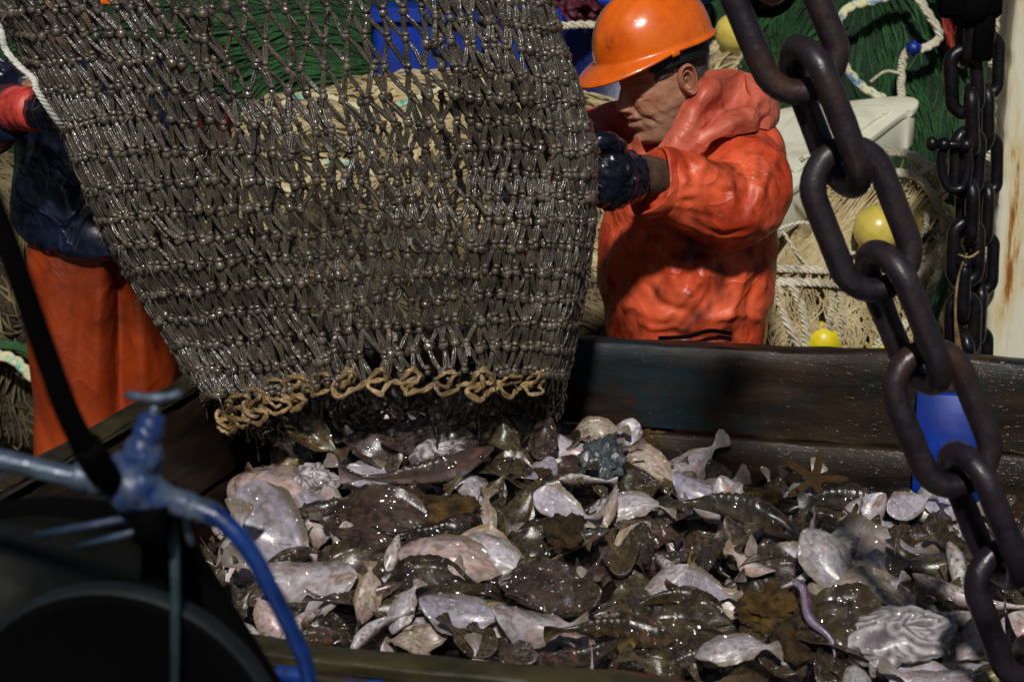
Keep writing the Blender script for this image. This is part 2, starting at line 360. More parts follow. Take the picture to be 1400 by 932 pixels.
# painted planks: patches of old teal / blue paint on the wood of the far side
def painted_wood(name, paint, lo, hi, lo2=None, sc=2.2):
    m = mat(name, ['#0d0907', '#1c140e', '#2a1e14', '#3a2b1c'], 4.5, .5, .15, .35, 26, .002, stretch=(1, 1, 5), coat=.08, coat_r=.12, cbump=(40, .004), detail=10, spec=.25)
    t = m.node_tree; L = t.links.new; b = t.nodes['Principled BSDF']; src = b.inputs['Base Color'].links[0].from_socket
    tc = t.nodes.new('ShaderNodeTexCoord'); nz = t.nodes.new('ShaderNodeTexNoise'); nz.inputs['Scale'].default_value = sc; nz.inputs['Detail'].default_value = 8; nz.inputs['Roughness'].default_value = .7
    L(tc.outputs['Object'], nz.inputs['Vector']); r = t.nodes.new('ShaderNodeValToRGB'); L(nz.outputs[0], r.inputs[0])
    r.color_ramp.elements[0].position = lo; r.color_ramp.elements[1].position = hi
    mx = t.nodes.new('ShaderNodeMix'); mx.data_type = 'RGBA'; L(r.outputs[0], mx.inputs[0]); L(src, mx.inputs[6]); mx.inputs[7].default_value = (*srgb(paint), 1); L(mx.outputs[2], b.inputs['Base Color'])
    return m
M['wood_teal'] = painted_wood('wood_with_worn_teal_paint', '#14272e', .50, .62)
M['wood_blue'] = painted_wood('wood_with_blue_paint_flecks', '#122a80', .68, .70, sc=9)
board(FL - dF * .06, FR, .735, .95, .062, oF, m=M['wood_teal'], seed=1)
board(FL - dF * .06, FR, .47, .73, .06, oF, m=M['wood_blue'], seed=2)
board(FL - dF * .06, FR, .20, .465, .06, oF, seed=3)
board(NL - dL * .06, FL - dL * .003, .925, .955, .060, oL, m=M['woodnear'], seed=14)  # lighter top strip: the lit look of this edge put into its colour
board(NL - dL * .06, FL - dL * .003, .70, .922, .055, oL, seed=4)
board(NL - dL * .06, FL - dL * .003, .44, .695, .053, oL, seed=5)
board(NL - dL * .06, FL - dL * .003, .20, .435, .053, oL, seed=6)
M['wood_nearpaint'] = painted_wood('wood_with_green_wash', '#2c3a30', .4, .5, sc=3)
board(NL + dN * .003, NR, .925, .962, .055, oN, m=M['woodnear'], seed=7)
board(NL + dN * .003, NR, .62, .921, .05, oN, m=M['wood_nearpaint'], seed=8)
board(NL + dN * .003, NR, .20, .615, .05, oN, m=M['wood_nearpaint'], seed=9)
board(NR, FR - dF * 0, .2, .95, .055, -oL, seed=10)
# blue painted steel strap on the far side, floor, legs, blue edging line of the near side
bx = Pz(1285, 640, .70); s_ = np.dot(bx[:2] - FL, dF) 
c0 = FL + dF * (s_ + .015); Rf = np.array([[dF[0], -oF[0], 0], [dF[1], -oF[1], 0], [0, 0, 1]])
b = MB(); b.box((*(c0 - oF * .016), .70), (.15, .03, .33), Rf, bev=.25)
b.build('blue_strap', M['bluepaint'], BIN)
b = MB(); b.box((*(FL + dF * (s_ - 1.42) - oF * .02), .80), (.03, .02, .12), Rf, bev=.25); b.build('blue_cleat', M['bluepaint'], BIN)
q0 = NL + oN * .054; q1 = NR + oN * .054
b = MB(); g = []
for k in range(41):
    p = q0 + (q1 - q0) * k / 40; z = .926 + .003 * math.sin(k * 1.7)
    g.append([(*p, z), (*(p + oN * .012), z - .003), (*(p + oN * .012), z - .022), (*p, z - .025)])
b.grid(g, flip=True); b.build('blue_edge_batten', painted_wood('battered_blue_batten', '#15367c', .5, .58, sc=14), BIN)
b = MB(); b.add([(*NL, .45), (*NR, .45), (*FR, .45), (*FL, .45), (*NL, .42), (*NR, .42), (*FR, .42), (*FL, .42)], [(0, 1, 2, 3), (7, 6, 5, 4), (0, 4, 5, 1), (1, 5, 6, 2), (2, 6, 7, 3), (3, 7, 4, 0)])
b.build('floor_board', M['wood'], BIN, smooth=False)
for p in (FL + oF * .03 + oL * .03, FR + oF * .03, NL + oL * .03 + oN * .03, NR + oN * .03):
    b = MB(); b.box((*p, .1), (.09, .09, .2), bev=.1); b.build('leg', M['wood'], BIN, smooth=False)

# ================================================================== CODEND NET
NET = thing('trawl_net', (.0, 4.1, .9), 'huge brown knotted trawl net hanging open over the bin of fish', 'fishing net')
_lv = np.array([-160, 0, 75, 160, 280, 420, 540, 620]); _lx = np.array([-95, -28, 18, 75, 140, 222, 292, 335])
_rv = np.array([-160, 0, 110, 200, 300, 400, 520, 620]); _rx = np.array([735, 752, 788, 812, 812, 797, 772, 752])
def net_surface(phi, v):
    """phi angle round the tube (0 = towards camera), v = image height of the row"""
    phi = np.asarray(phi, float); v = np.asarray(v, float)
    l = np.interp(v, _lv, _lx); r = np.interp(v, _rv, _rx)
    s = np.sin(phi); lob = .16 * np.sin(2 * phi + .4); x = (l + r) / 2 + (r - l) / 2 * np.clip(s + .10 * np.sin(3 * phi) * 0 , -1, 1)
    h = (v + 160) / 780
    x = x + 7 * noise(np.stack([phi * 2.2, v / 130, 0 * v + 3], -1), 5) * np.cos(phi)
    y = v + 34 * np.clip(.5 - .5 * s, 0, 1) ** 2 * sstep(60, 300, v) - 30 * (1 - sstep(0, 330, v)) * np.clip(.5 - .5 * s, 0, 1) ** 1.5
    y = y + 9 * noise(np.stack([phi * 1.6, v / 160, 0 * v], -1), 9) + 4 * noise(np.stack([phi * 5, v / 60, 0 * v], -1), 12)
    dep = .30 - .12 * h
    Y = 4.13 - np.cos(phi) * dep + .035 * noise(np.stack([phi * 3.5, v / 110, 0 * v + 9], -1), 21)
    Y = Y + .10 * (1 - h)
    return x, y, Y
NC = 58; ph0, ph1 = -rad(118), rad(118)
rows = np.concatenate([np.arange(-150, 240, 35.5), np.arange(240, 500, 33), [505]]); NR_ = len(rows)
kn = np.zeros((NR_, NC, 3)); kpx = {}
for i, v in enumerate(rows):
    off = .5 * (i % 2)
    phi = ph0 + (np.arange(NC) + off) / (NC) * (ph1 - ph0) + RNG.normal(0, .012, NC)
    vv = v + RNG.normal(0, 1.8, NC) + 3 * np.sin(np.arange(NC) * .9 + i * 2.1)
    x, y, Y = net_surface(phi, vv); kn[i] = PA(x, y, Y) + RNG.normal(0, .002, (NC, 3))
# torn gap and bunches
mb = MB(); seg = []; rr = []; t5 = np.linspace(0, 1, 6)
for i in range(NR_ - 1):
    for j in range(NC):
        o = [(j, j), (j, j - 1)] if i % 2 == 0 else [(j, j), (j, j + 1)]
        for a_, b_ in o:
            if not 0 <= b_ < NC: continue
            if RNG.random() < .012: continue
            p, q = kn[i, a_], kn[i + 1, b_]; dd = q - p; ln = np.linalg.norm(dd)
            sag = RNG.normal(0, .0022, 3); bow = RNG.normal(0, .0012, 3); 
            for k in (-1, 1):
                o3 = np.array([k * .0026, RNG.normal(0, .0018), 0])
                w_ = np.sin(t5 * np.pi)[:, None]; w2 = np.sin(t5 * 2 * np.pi)[:, None]
                seg.append(p + dd * t5[:, None] + w_ * (sag + o3) + w2 * bow); rr.append(.0033 + RNG.normal(0, .0004))
K = kn.reshape(-1, 3)
# overlapping folds of the same netting: the far side of the tube and the doubled selvedges
for (pa, pb, ncol, v0, v1, dY, dv, grow) in ((rad(125), rad(235), 30, 130, 500, 0, 11, .9), (rad(-112), rad(-14), 30, -150, 500, -.022, 17, 1.012), (rad(32), rad(108), 24, -150, 500, -.02, 13, 1.01)):
    rw = np.arange(v0, v1, 34.0); k2 = np.zeros((len(rw), ncol, 3))
    for i, v in enumerate(rw):
        phi = pa + (np.arange(ncol) + .5 * (i % 2)) / ncol * (pb - pa) + RNG.normal(0, .012, ncol)
        x, y, Y = net_surface(phi, v + dv + RNG.normal(0, 2, ncol)); k2[i] = PA(x, y, Y + dY)
    for i in range(len(rw) - 1):
        for j in range(ncol):
            for b_ in ((j, j - 1) if i % 2 == 0 else (j, j + 1)):
                if not 0 <= b_ < ncol: continue
                p, q = k2[i, j], k2[i + 1, b_]; sag = RNG.normal(0, .0025, 3)
                for k in (-1, 1): seg.append(p + (q - p) * t5[:, None] + np.sin(t5 * np.pi)[:, None] * (sag + np.array([k * .0026, 0, 0]))); rr.append(.0031)
    K = np.concatenate([K, k2.reshape(-1, 3)])
mb.tubes(np.array(seg), np.array(rr), 5, caps=False); mb.c[-1] = mb.c[-1] * np.array([.72, .72, .72, 1])
mb.blobs(K, np.array([.0096, .009, .0100]) * (1 + .15 * RNG.standard_normal((len(K), 1)).clip(-1.5, 1.5)), 7, 5, jit=.13)
mb.blobs(K + np.array([0, -.003, .010]) + RNG.normal(0, .0015, K.shape), np.array([.0078, .0075, .006]), 6, 4, jit=.15)
tw = mb.build('netting', M['twine'], NET)
mb = MB(); fz = []
for k in range(260):
    p = K[RNG.integers(len(K))] + np.array([0, -.008, 0]); dx = RNG.normal(0, .012, 2); L_ = RNG.uniform(.012, .045)
    fz.append(curve([p, p + [dx[0] * .5, -.006, -L_ * .3], p + [dx[0], -.004 + dx[1] * .3, -L_ * .7], p + [dx[0] + dx[1] * .6, 0, -L_]], 6))
mb.tubes(np.array(fz), .0013, 4, caps=False); tag(mb.build('frayed_ends', M['twine'], NET), kind='stuff')
# lower fringe: dark meshes under the lacing
mb = MB(); seg = []
NB = 46
fr = np.zeros((4, NB, 3))
for i, v in enumerate((512, 532, 550, 566)):
    phi = -rad(95) + (np.arange(NB) + .5 * (i % 2)) / NB * rad(190)
    x, y, Y = net_surface(phi, np.full(NB, float(v)) + RNG.normal(0, 4, NB)); fr[i] = PA(x, y, Y + .02 + i * .035)
for i in range(3):
    for j in range(NB):
        for b_ in ((j, j - 1) if i % 2 == 0 else (j, j + 1)):
            if 0 <= b_ < NB and RNG.random() > .1: p, q = fr[i, j], fr[i + 1, b_]; seg.append(p + (q - p) * t5[:, None] + np.sin(t5 * np.pi)[:, None] * RNG.normal(0, .007, 3))
mb.tubes(np.array(seg), .0042, 5, caps=False); mb.blobs(fr.reshape(-1, 3), .009, 6, 5, jit=.2)
for k in range(14):
    j = RNG.integers(2, NB - 2); p = fr[RNG.integers(1, 4), j]; q = p + np.array([RNG.normal(0, .012), RNG.normal(0, .012), -RNG.uniform(.03, .09)])
    mb.tubes(curve([p, (p + q) / 2 + RNG.normal(0, .008, 3), q], 6), .0028, 4)
mb.build('lower_fringe', mat('black_wet_netting', ['#14110d', '#27211a', '#3a3226'], 30, .25, .1, .9, 240, .0025, coat=.7), NET)
# lacing: thick cream cord looped in a chain stitch along the mouth
def lacing(v0, ph_a, ph_b, nl, amp, r, dy=0.0, seed=0):
    out = []; rg = np.random.default_rng(seed); n = nl * 22
    for k in range(n + 1):
        u = k / n * nl; f = u / nl; phi = ph_a + (ph_b - ph_a) * (f)
        a = 2 * np.pi * u; i = int(u); jx = [-.2, .35, .1, -.3, .25, 0, .3][i % 7]
        vx = 11 * np.sin(2 * a + .4); vv = v0 - amp * np.sin(a) * (1 + .3 * jx) - 4 * np.cos(2 * a + jx)
        x, y, Y = net_surface(np.array([phi]), np.array([vv])); out.append(P(x[0] + vx, y[0] + 8 * jx, Y[0] - .018 + .016 * np.sin(2 * a + 1.2) + dy))
    return np.array(out)
mb = MB(); rl = np.random.default_rng(12)
def cordpath(pts_, r):
    q = curve(np.array(pts_), len(pts_) * 6); L_ = np.sum(np.linalg.norm(np.diff(q, axis=0), axis=1)); a_ = np.linspace(0, L_ / (r * 9) * 2 * np.pi, len(q))
    for k in range(2): mb.tubes(q + np.stack([np.cos(a_ + k * np.pi), .6 * np.sin(a_ + k * np.pi), np.sin(a_ + k * np.pi)], 1) * r * .42, r * .72, 7)
def on_net(px, py, dy):
    l = np.interp(py, _lv, _lx); r_ = np.interp(py, _rv, _rx); s1 = np.clip((px - (l + r_) / 2) / ((r_ - l) / 2), -.985, .985)
    return P(px, py, net_surface(np.array([np.arcsin(s1)]), np.array([float(py)]))[2][0] - dy)
xs_ = [306, 322, 345, 372, 400, 432, 470, 514, 560, 606, 652, 694, 728, 748]; ys_ = [560, 552, 545, 532, 526, 520, 518, 516, 518, 520, 522, 520, 518, 530]
for i in range(len(xs_) - 1):
    x, y = xs_[i], ys_[i]; w_ = (xs_[i + 1] - xs_[i]); j = lambda s_=3.0: rl.normal(0, s_); rr_ = .0056 + rl.normal(0, .0006)
    # upper bight, diagonal leg, lower bight hooking into the next
    cordpath([on_net(x - 10 + j(), y + 2 + j(), .014), on_net(x - 2 + j(), y - 11 + j(), .024), on_net(x + 12 + j(), y - 12 + j(), .026), on_net(x + 15 + j(), y - 1 + j(), .018), on_net(x + 3 + j(), y + 4 + j(), .012), on_net(x - 8 + j(), y + 8 + j(), .018),
              on_net(x - 9 + j(), y + 15 + j(), .024), on_net(x + 2 + j(), y + 22 + j(), .026), on_net(x + 10 + j(), y + 14 + j(), .020), on_net(x + w_ * .45, y + 10 + j(), .012), on_net(x + w_ * .75, y + 5 + j(), .016), on_net(x + w_ - 6, y + 3 + j(), .012)], rr_)
    if i % 2 == 0: cordpath([on_net(x + 4, y - 16, .012), on_net(x + 9 + j(), y - 4, .03), on_net(x + 3 + j(), y + 7, .024), on_net(x - 4, y + 12, .010)], rr_ * .8)
    if i < 5: cordpath([on_net(x - 6 + j(), y + 18 + j(), .02), on_net(x + 8 + j(), y + 14 + j(), .034), on_net(x + 18 + j(), y + 24 + j(), .03), on_net(x + 6 + j(), y + 34 + j(), .026), on_net(x - 6 + j(), y + 28 + j(), .014)], rr_)
mb.build('lacing_cord', M['cord'], NET)
# white rope along the left selvedge
pts = [P(x, y, Y) for x, y, Y in ((-20, 5, 4.12), (0, 40, 4.1), (8, 68, 4.08), (28, 92, 4.07), (46, 108, 4.06), (50, 122, 4.06), (62, 142, 4.07), (78, 165, 4.09), (92, 182, 4.13))]
c_ = curve(pts, 90); t_ = np.linspace(0, 1, 90)
mb = MB(); a = np.linspace(0, 60, 90)
for k in range(3): 
    off = np.stack([np.cos(a + k * 2.1), np.sin(a + k * 2.1), .4 * np.sin(a + k * 2.1)], 1) * .0035
    mb.tubes(c_ + off, .0046, 6)
mb.build('edge_rope', M['whiterope'], NET)
# scraps of seaweed and skin caught in the meshes
SCRAP = mat('pale_fish_scrap', ['#6b5450', '#a59a96', '#d0cbd0'], 40, .25, .1, .6, 100, coat=.6)
for (px, py, s_) in ((190, 198, 14), (252, 408, 9), (340, 440, 10), (185, 78, 8), (560, 330, 6), (700, 350, 8), (640, 480, 7), (470, 250, 6), (772, 380, 9), (745, 300, 8), (540, 460, 6)):
    phi = np.arcsin(np.clip((px - (np.interp(py, _lv, _lx) + np.interp(py, _rv, _rx)) / 2) / ((np.interp(py, _rv, _rx) - np.interp(py, _lv, _lx)) / 2), -.98, .98))
    Y = net_surface(np.array([phi]), np.array([float(py)]))[2][0] - .014; c_ = P(px, py, Y); n = 7
    G = [[c_ + np.array([(i / n - .5) * s_ * .0016, .006 * math.sin(i * 1.9 + j) , (j / n - .5) * s_ * .0028]) + RNG.normal(0, s_ * .0001, 3) for j in range(n + 1)] for i in range(n + 1)]
    mb = MB(); mb.grid(G); mb.build('caught_scrap', SCRAP, NET)
# ================================================================== THE CATCH
def lerp(a, b, t): return a + (b - a) * t
C_ = lambda h: np.array(srgb(h))
def colmix(base, other, w_): return base * (1 - w_[..., None]) + other * w_[..., None]
def flatfish(seed, curl=(.0, .0, .0), wide=.2, pale='#d0ccd6', pink=.4, dark='#3a2c20', olive='#5a4b30', yellow=.2):
    rg = np.random.default_rng(seed); nu, nv = 54, 27
    s = np.linspace(0, 1, nu)[:, None] * np.ones((1, nv)); t = np.linspace(-1, 1, nv)[None] * np.ones((nu, 1))
    sb = np.clip(s / .8, 0, 1)
    wb = wide * np.clip(np.sin(np.pi * sb ** .72), 0, 1) ** .75 * (1 - .35 * sb) + .030 * sstep(.0, .12, s)
    fin = .075 * sstep(.1, .3, s) * (1 - sstep(.6, .77, s)) 
    tail = sstep(.80, .98, s) * .085
    inner = .72; at_ = np.abs(t)
    wtot = np.where(at_ < inner, wb * at_ / inner, wb + fin * (at_ - inner) / (1 - inner)) + tail * at_
    fringe = np.where(at_ > .9, .003 * np.sin(s * 95 + seed) * (fin > .01), 0)
    y = np.sign(t) * (wtot + fringe); x = s - .5
    x = x + np.where(s > .93, -.03 * (1 - at_ ** 2) * 0 + .004 * np.sin(t * 9) - .02 * at_ ** 2, 0) * sstep(.93, 1, s)
    hh = .055 * np.clip(1 - (at_ / inner) ** 2, 0, 1) ** .6 * np.clip(np.sin(np.pi * np.clip(s / .86, 0, 1) ** .6), 0, 1) ** .8 + .0035
    gut = .02 * np.exp(-((s - .25) / .09) ** 2 - ((t + .25) / .3) ** 2)
    head = np.exp(-((s - .12) / .07) ** 2) * .012
    top = np.stack([x, y, hh + gut * .5], -1); bot = np.stack([x, y, -hh * .8 - gut - head], -1)
    def warp(p):
        X, Y_, Z = p[..., 0], p[..., 1], p[..., 2]
        rip = fbm(np.stack([X * 2.6, Y_ * 2.6, 0 * X + seed], -1), seed, 2) * .03 + sstep(wide * .6, wide * 1.1, np.abs(Y_)) * .007 * np.sin(X * 34 + seed)
        Z = Z + curl[0] * X * X + curl[1] * Y_ * Y_ * 3 + curl[2] * X * Y_ * 2 + rip
        Z = Z + noise(np.stack([X * 9, Y_ * 9, 0 * X], -1), seed + 3) * .003
        return np.stack([X, Y_ + .10 * curl[2] * X * X, Z], -1)
    top, bot = warp(top), warp(bot)
    q = np.stack([s * 7, t * 3, 0 * s + seed], -1)
    n1 = fbm(q, seed, 3) * .5 + .5; n2 = fbm(q * 2.3, seed + 5, 3) * .5 + .5; n3 = fbm(q * 5, seed + 9, 2) * .5 + .5
    ray_ = (.5 + .5 * np.sin(s * 150 + 20 * t * t)) * sstep(inner, .8, at_) + (.5 + .5 * np.sin(t * 30)) * sstep(.82, .9, s)
    cd_ = colmix(np.broadcast_to(C_(dark), (nu, nv, 3)), C_(olive), np.clip(n1 * 1.3 - .2, 0, 1)); cd_ = colmix(cd_, C_('#17120f'), np.clip((n2 - .55) * 3, 0, .8)); cd_ = colmix(cd_, C_('#6b614c'), np.clip((n3 - .66) * 4, 0, .35))
    cd_ = colmix(cd_, C_('#2a211a'), ray_ * .5)
    gill = np.exp(-((s - .215 + .05 * (t / inner) ** 2) / .008) ** 2) * (at_ < .62) * (t < .45); lat = np.exp(-((t + .04 + .16 * np.exp(-((s - .28) / .06) ** 2)) / .022) ** 2) * sstep(.2, .26, s) * (1 - sstep(.8, .84, s)); mouth = np.exp(-((s - .035 - .10 * np.abs(t + .25)) / .008) ** 2) * (t < .05) * (t > -.55)
    lines = np.clip(gill * .8 + lat * .45 + mouth * .8, 0, .85); cd_ = colmix(cd_, C_('#0e0a08'), lines)
    cp = colmix(np.broadcast_to(C_(pale), (nu, nv, 3)), C_('#c79c96'), np.clip((n1 - .45) * 3 * pink, 0, .8)); cp = colmix(cp, C_('#96484a'), np.clip((n2 - .62) * 4, 0, .6) * pink * (s < .35) + .3 * pink * np.clip((n3 - .7) * 6, 0, 1))
    edge = np.clip(sstep(.66, .95, at_) + sstep(.8, .95, s), 0, 1)
    cp = colmix(cp, C_('#8f8168'), edge * .7); cp = colmix(cp, C_('#b08f2c'), edge * yellow * np.clip(n2 * 2 - .6, 0, 1)); cp = colmix(cp, C_('#5e5248'), ray_ * .35)
    cp = colmix(cp, C_('#6a4a48'), lines * .75); cp = colmix(cp, C_('#8d8790'), np.clip((n3 - .55) * 2, 0, .5)); cp = colmix(cp, C_('#7b6f45'), np.clip((n2 - .6) * 3, 0, .5))
    m = MB(); m.grid(top, c=cd_, flip=False); m.grid(bot, c=cp, flip=True)
    # closing rim
    for (a, b) in ((top[:, 0], bot[:, 0]), (bot[:, -1], top[:, -1])): m.grid(np.stack([a, b], 1), c=np.broadcast_to(C_('#7d705a'), (nu, 2, 3)), flip=True)
    for (a, b) in ((bot[0], top[0]), (top[-1], bot[-1])): m.grid(np.stack([a, b], 1), c=np.broadcast_to(C_('#6d5f52'), (nv, 2, 3)), flip=True)
    return m, warp(np.array([[[-.40, .035, .05], [-.37, -.045, .052]]]))[0]
def roundfish(seed, fat=.085, bend=.1, back='#3d3730', side='#8d857c', belly='#d8d2cf', spiny=False):
    rg = np.random.default_rng(seed); nu, nv = 54, 20
    s = np.linspace(0, 1, nu)[:, None] * np.ones((1, nv)); a = (np.arange(nv) / nv * 2 * np.pi)[None] * np.ones((nu, 1))
    prof = np.interp(s[:, 0], [0, .03, .1, .22, .4, .6, .78, .86, .93, 1.0], [.15, .38, .72, 1, .95, .62, .3, .2, .12, .05])[:, None] * fat
    if spiny: prof = np.interp(s[:, 0], [0, .04, .12, .25, .4, .6, .78, .86, .93, 1.0], [.4, .8, 1.25, 1.35, .9, .5, .24, .18, .12, .05])[:, None] * fat
    tailh = sstep(.84, 1, s) * .085
    zz = np.cos(a) * (prof * 1.15 + tailh) + np.where(np.cos(a) > .93, .03 * sstep(.25, .35, s) * (1 - sstep(.6, .75, s)) * (1 + .4 * np.sin(s * 120)), 0); yy = np.sin(a) * prof
    p = np.stack([s - .5, yy, zz], -1)
    p[..., 1] += bend * (s - .5) ** 2 * 2; p += .006 * noise(p * 12, seed)[..., None]
    q = np.stack([s * 9, np.cos(a) * 2, np.sin(a) * 2 + seed], -1); n1 = fbm(q, seed) * .5 + .5; n2 = fbm(q * 3, seed + 2) * .5 + .5
    up = np.cos(a)
    c = colmix(np.broadcast_to(C_(side), (nu, nv, 3)), C_(back), sstep(-.1, .7, up + .5 * (n1 - .5))); c = colmix(c, C_(belly), sstep(.2, .8, -up + .4 * (n1 - .5)))
    c = colmix(c, C_('#1d1814'), np.clip((n2 - .6) * 4, 0, .8)); c = colmix(c, C_('#8a5c52'), np.clip((n1 - .6) * 3, 0, .5) * (s < .35))
    m = MB(); m.grid(p, close_v=True, c=c, flip=True)
    m.add(p[0], [tuple(range(nv))], c=np.broadcast_to(C_('#8a5c50'), (nv, 3)))
    # pectoral fins
    for sg in (-1, 1):
        G = []
        for i in range(10):
            f = i / 9; ang = lerp(-.9, .5, f) if spiny else lerp(-.5, .2, f); L_ = .16 if spiny else .12
            r0 = np.array([-.26 + .02 * f, sg * fat * (1.1 if spiny else .9), -.02 + .03 * f]); dr = np.array([math.cos(ang), sg * .6, math.sin(ang)])
            G.append([r0 + dr * L_ * k / 4 * (1 + .1 * (i % 2)) + np.array([0, 0, .01 * math.sin(k + i)]) for k in range(5)])
        m.grid(G, c=np.broadcast_to(C_('#6c6048') if not spiny else C_('#8a7444'), (10, 5, 3))); m.grid(np.array(G) + [0, 0, -.004], c=np.broadcast_to(C_('#6c6048'), (10, 5, 3)), flip=True)
    b = bend * 2 * .4 ** 2
    return m, np.array([[-.40, fat * .62 + b, fat * .5], [-.40, -fat * .62 + b, fat * .5]])
def ruffle(seed, col1='#cfc9d0', col2='#6c5f63', amp=.022, sq=.6):
    nu, nv = 48, 24; u = np.linspace(0, 2 * np.pi, nu, endpoint=False)[:, None] * np.ones((1, nv)); v = np.linspace(.02, np.pi - .02, nv)[None] * np.ones((nu, 1))
    d_ = np.stack([np.sin(v) * np.cos(u), np.sin(v) * np.sin(u), np.cos(v)], -1)
    st = np.sin((d_[..., 0] * 2.2 + d_[..., 2] * 1.5 + 1.1 * noise(d_ * 1.6, seed)) * 15)
    r = .42 + amp * st + .10 * noise(d_ * 2.2, seed + 1)
    p = d_ * r[..., None] * np.array([1.15, .75, sq]); c = colmix(np.broadcast_to(C_(col1), (nu, nv, 3)), C_(col2), np.clip(.5 - st * .9, 0, 1))
    m = MB(); m.grid(p, close_u=True, c=c); return m, None
def crust(seed, c1='#a8905c', c2='#4a3c26'):
    nu, nv = 56, 30; u = np.linspace(0, 2 * np.pi, nu, endpoint=False)[:, None] * np.ones((1, nv)); v = np.linspace(.02, np.pi - .02, nv)[None] * np.ones((nu, 1))
    d_ = np.stack([np.sin(v) * np.cos(u), np.sin(v) * np.sin(u), np.cos(v)], -1)
    r = .38 + .16 * fbm(d_ * 2.3, seed, 4) + .05 * np.abs(noise(d_ * 9, seed + 3)); n = fbm(d_ * 4, seed + 7) * .5 + .5
    p = d_ * r[..., None] * np.array([1.1, .9, .55]); c = colmix(np.broadcast_to(C_(c1), (nu, nv, 3)), C_(c2), np.clip(n * 1.6 - .3, 0, 1)) * 1.3
    m = MB(); m.grid(p, close_u=True, c=c); return m, None
def starfish(seed):
    nu, nv = 80, 12; u = np.linspace(0, 2 * np.pi, nu, endpoint=False); G = []; 
    for a in u:
        L_ = .13 + .37 * max(0, math.cos(5 * a / 2 * 1.0 % math.pi if False else 2.5 * ((a + .628) % 1.2566 - .628))) ** 6
        row = []
        for k in range(nv): f = k / (nv - 1) * 2 - 1; rr_ = L_ * (1 - abs(f)) if False else L_ * math.sqrt(max(0, 1 - f * f)); row.append((rr_ * math.cos(a), rr_ * math.sin(a), .045 * f * (1.2 - L_ * 1.2) + .06 * (rr_ ** 2)))
        G.append(row)
    G = np.array(G); G[..., 2] += .012 * np.abs(noise(G * 26, seed)); m = MB(); n = noise(G * 18, seed) * .5 + .5
    m.grid(G, close_u=True, c=colmix(np.broadcast_to(C_('#a88a50'), (nu, nv, 3)), C_('#5d4524'), n)); return m, None
def tentacle(seed):
    c_ = curve([(-.5, 0, 0), (-.3, .05, .05), (0, -.03, .03), (.3, .05, .0), (.5, .0, -.03)], 40); c_ += noise(c_ * 5, seed)[:, None] * .02
    r = np.interp(np.linspace(0, 1, 40), [0, .1, .5, 1], [.012, .045, .055, .006]); m = MB(); m.tubes(c_, r[None], 14)
    n = 40 * 14; i = np.arange(n); st = (np.sin(i % 14 * .9) > .2) * 1.
    m.c = [np.concatenate([colmix(np.broadcast_to(C_('#8d7f94'), (n, 3)), C_('#4d2c52'), st * .8), np.ones((n, 1))], 1)]; return m, None

VAR = {}
def variant(key, fn, *a, **k): VAR[key] = fn(*a, **k)
variant('flat0', flatfish, 11, (.55, .3, .3), wide=.15, pink=.25)
variant('flat1', flatfish, 12, (-.6, -.7, -.4), wide=.19, pale='#b9b4c4', pink=.15)
variant('flat2', flatfish, 13, (.9, .7, .5), wide=.16, pale='#cbb6b4', pink=.8, yellow=.8)
variant('flat3', flatfish, 14, (-.9, .8, .3), wide=.17, pale='#cdc9d2', pink=.5, dark='#2e221a', olive='#4c402b')
variant('flat4', flatfish, 15, (.3, -1.0, -.8), wide=.15, pale='#c4bfc0', pink=.7, dark='#382d25', olive='#50462f', yellow=.5)
variant('flat5', flatfish, 16, (-.5, .4, .7), wide=.20, pale='#bcb8cc', pink=.1, dark='#3b2a28', olive='#55433a')
variant('flat6', flatfish, 17, (1.1, -.4, -.4), wide=.13, pale='#c9bfae', pink=.8, dark='#443524', olive='#5e5236', yellow=.9)
variant('flat7', flatfish, 18, (.6, 1.7, .3), wide=.15, pale='#d4d0da', pink=.2, dark='#4c3a2a', olive='#665638')
variant('flat8', flatfish, 19, (-1.2, .5, -1.0), wide=.12, pale='#cfc7c2', pink=.5, dark='#3d3228', olive='#5c5236', yellow=.6)
variant('flat9', flatfish, 20, (1.0, -1.0, .6), wide=.14, pale='#cdc6d0', pink=.4, dark='#4a3432', olive='#63504a')
variant('cod0', roundfish, 21, .085, .15)
variant('cod1', roundfish, 22, .075, -.25, back='#4a3b34', side='#9c8580', belly='#cfc3c4')
variant('cod2', roundfish, 23, .10, .3, back='#3b342c', side='#6d6252', belly='#cfcad0')
variant('scul0', roundfish, 24, .09, .2, back='#3a3022', side='#6f5a34', belly='#a8976c', spiny=True)
variant('scul1', roundfish, 25, .10, -.2, back='#2c241d', side='#57462f', belly='#9a8c74', spiny=True)
variant('ruf', ruffle, 31); variant('ruf2', ruffle, 32, '#d6d3d8', '#7f747c', .02, .4)
variant('crust0', crust, 41); variant('crust1', crust, 42, '#b39c62', '#5c4a2a'); variant('crust2', crust, 43, '#8a7a64', '#3b3026')
variant('star', starfish, 51); variant('tent', tentacle, 61)
variant('jelly', crust, 44, '#4a4f52', '#2a3034')
_mesh = {}; 
def fish_mesh(key):
    if key not in _mesh:
        mb_, eyes = VAR[key]; o = mb_.build(key, M['shell'] if key.startswith(('crust', 'star')) else M['fish']); me = o.data; bpy.data.objects.remove(o)
        em = None
        if eyes is not None:
            e = MB(); 
            for p in eyes: e.blobs([p], [[.016, .016, .010]], 10, 8, jit=0)
            eo = e.build('eye', M['eye']); em = eo.data; bpy.data.objects.remove(eo)
        _mesh[key] = (me, em)
    return _mesh[key]
RIGHT = Vector((1, 0, 0)); UPI = Vector((0, _s, _c)); FWD = Vector((0, _c, -_s))
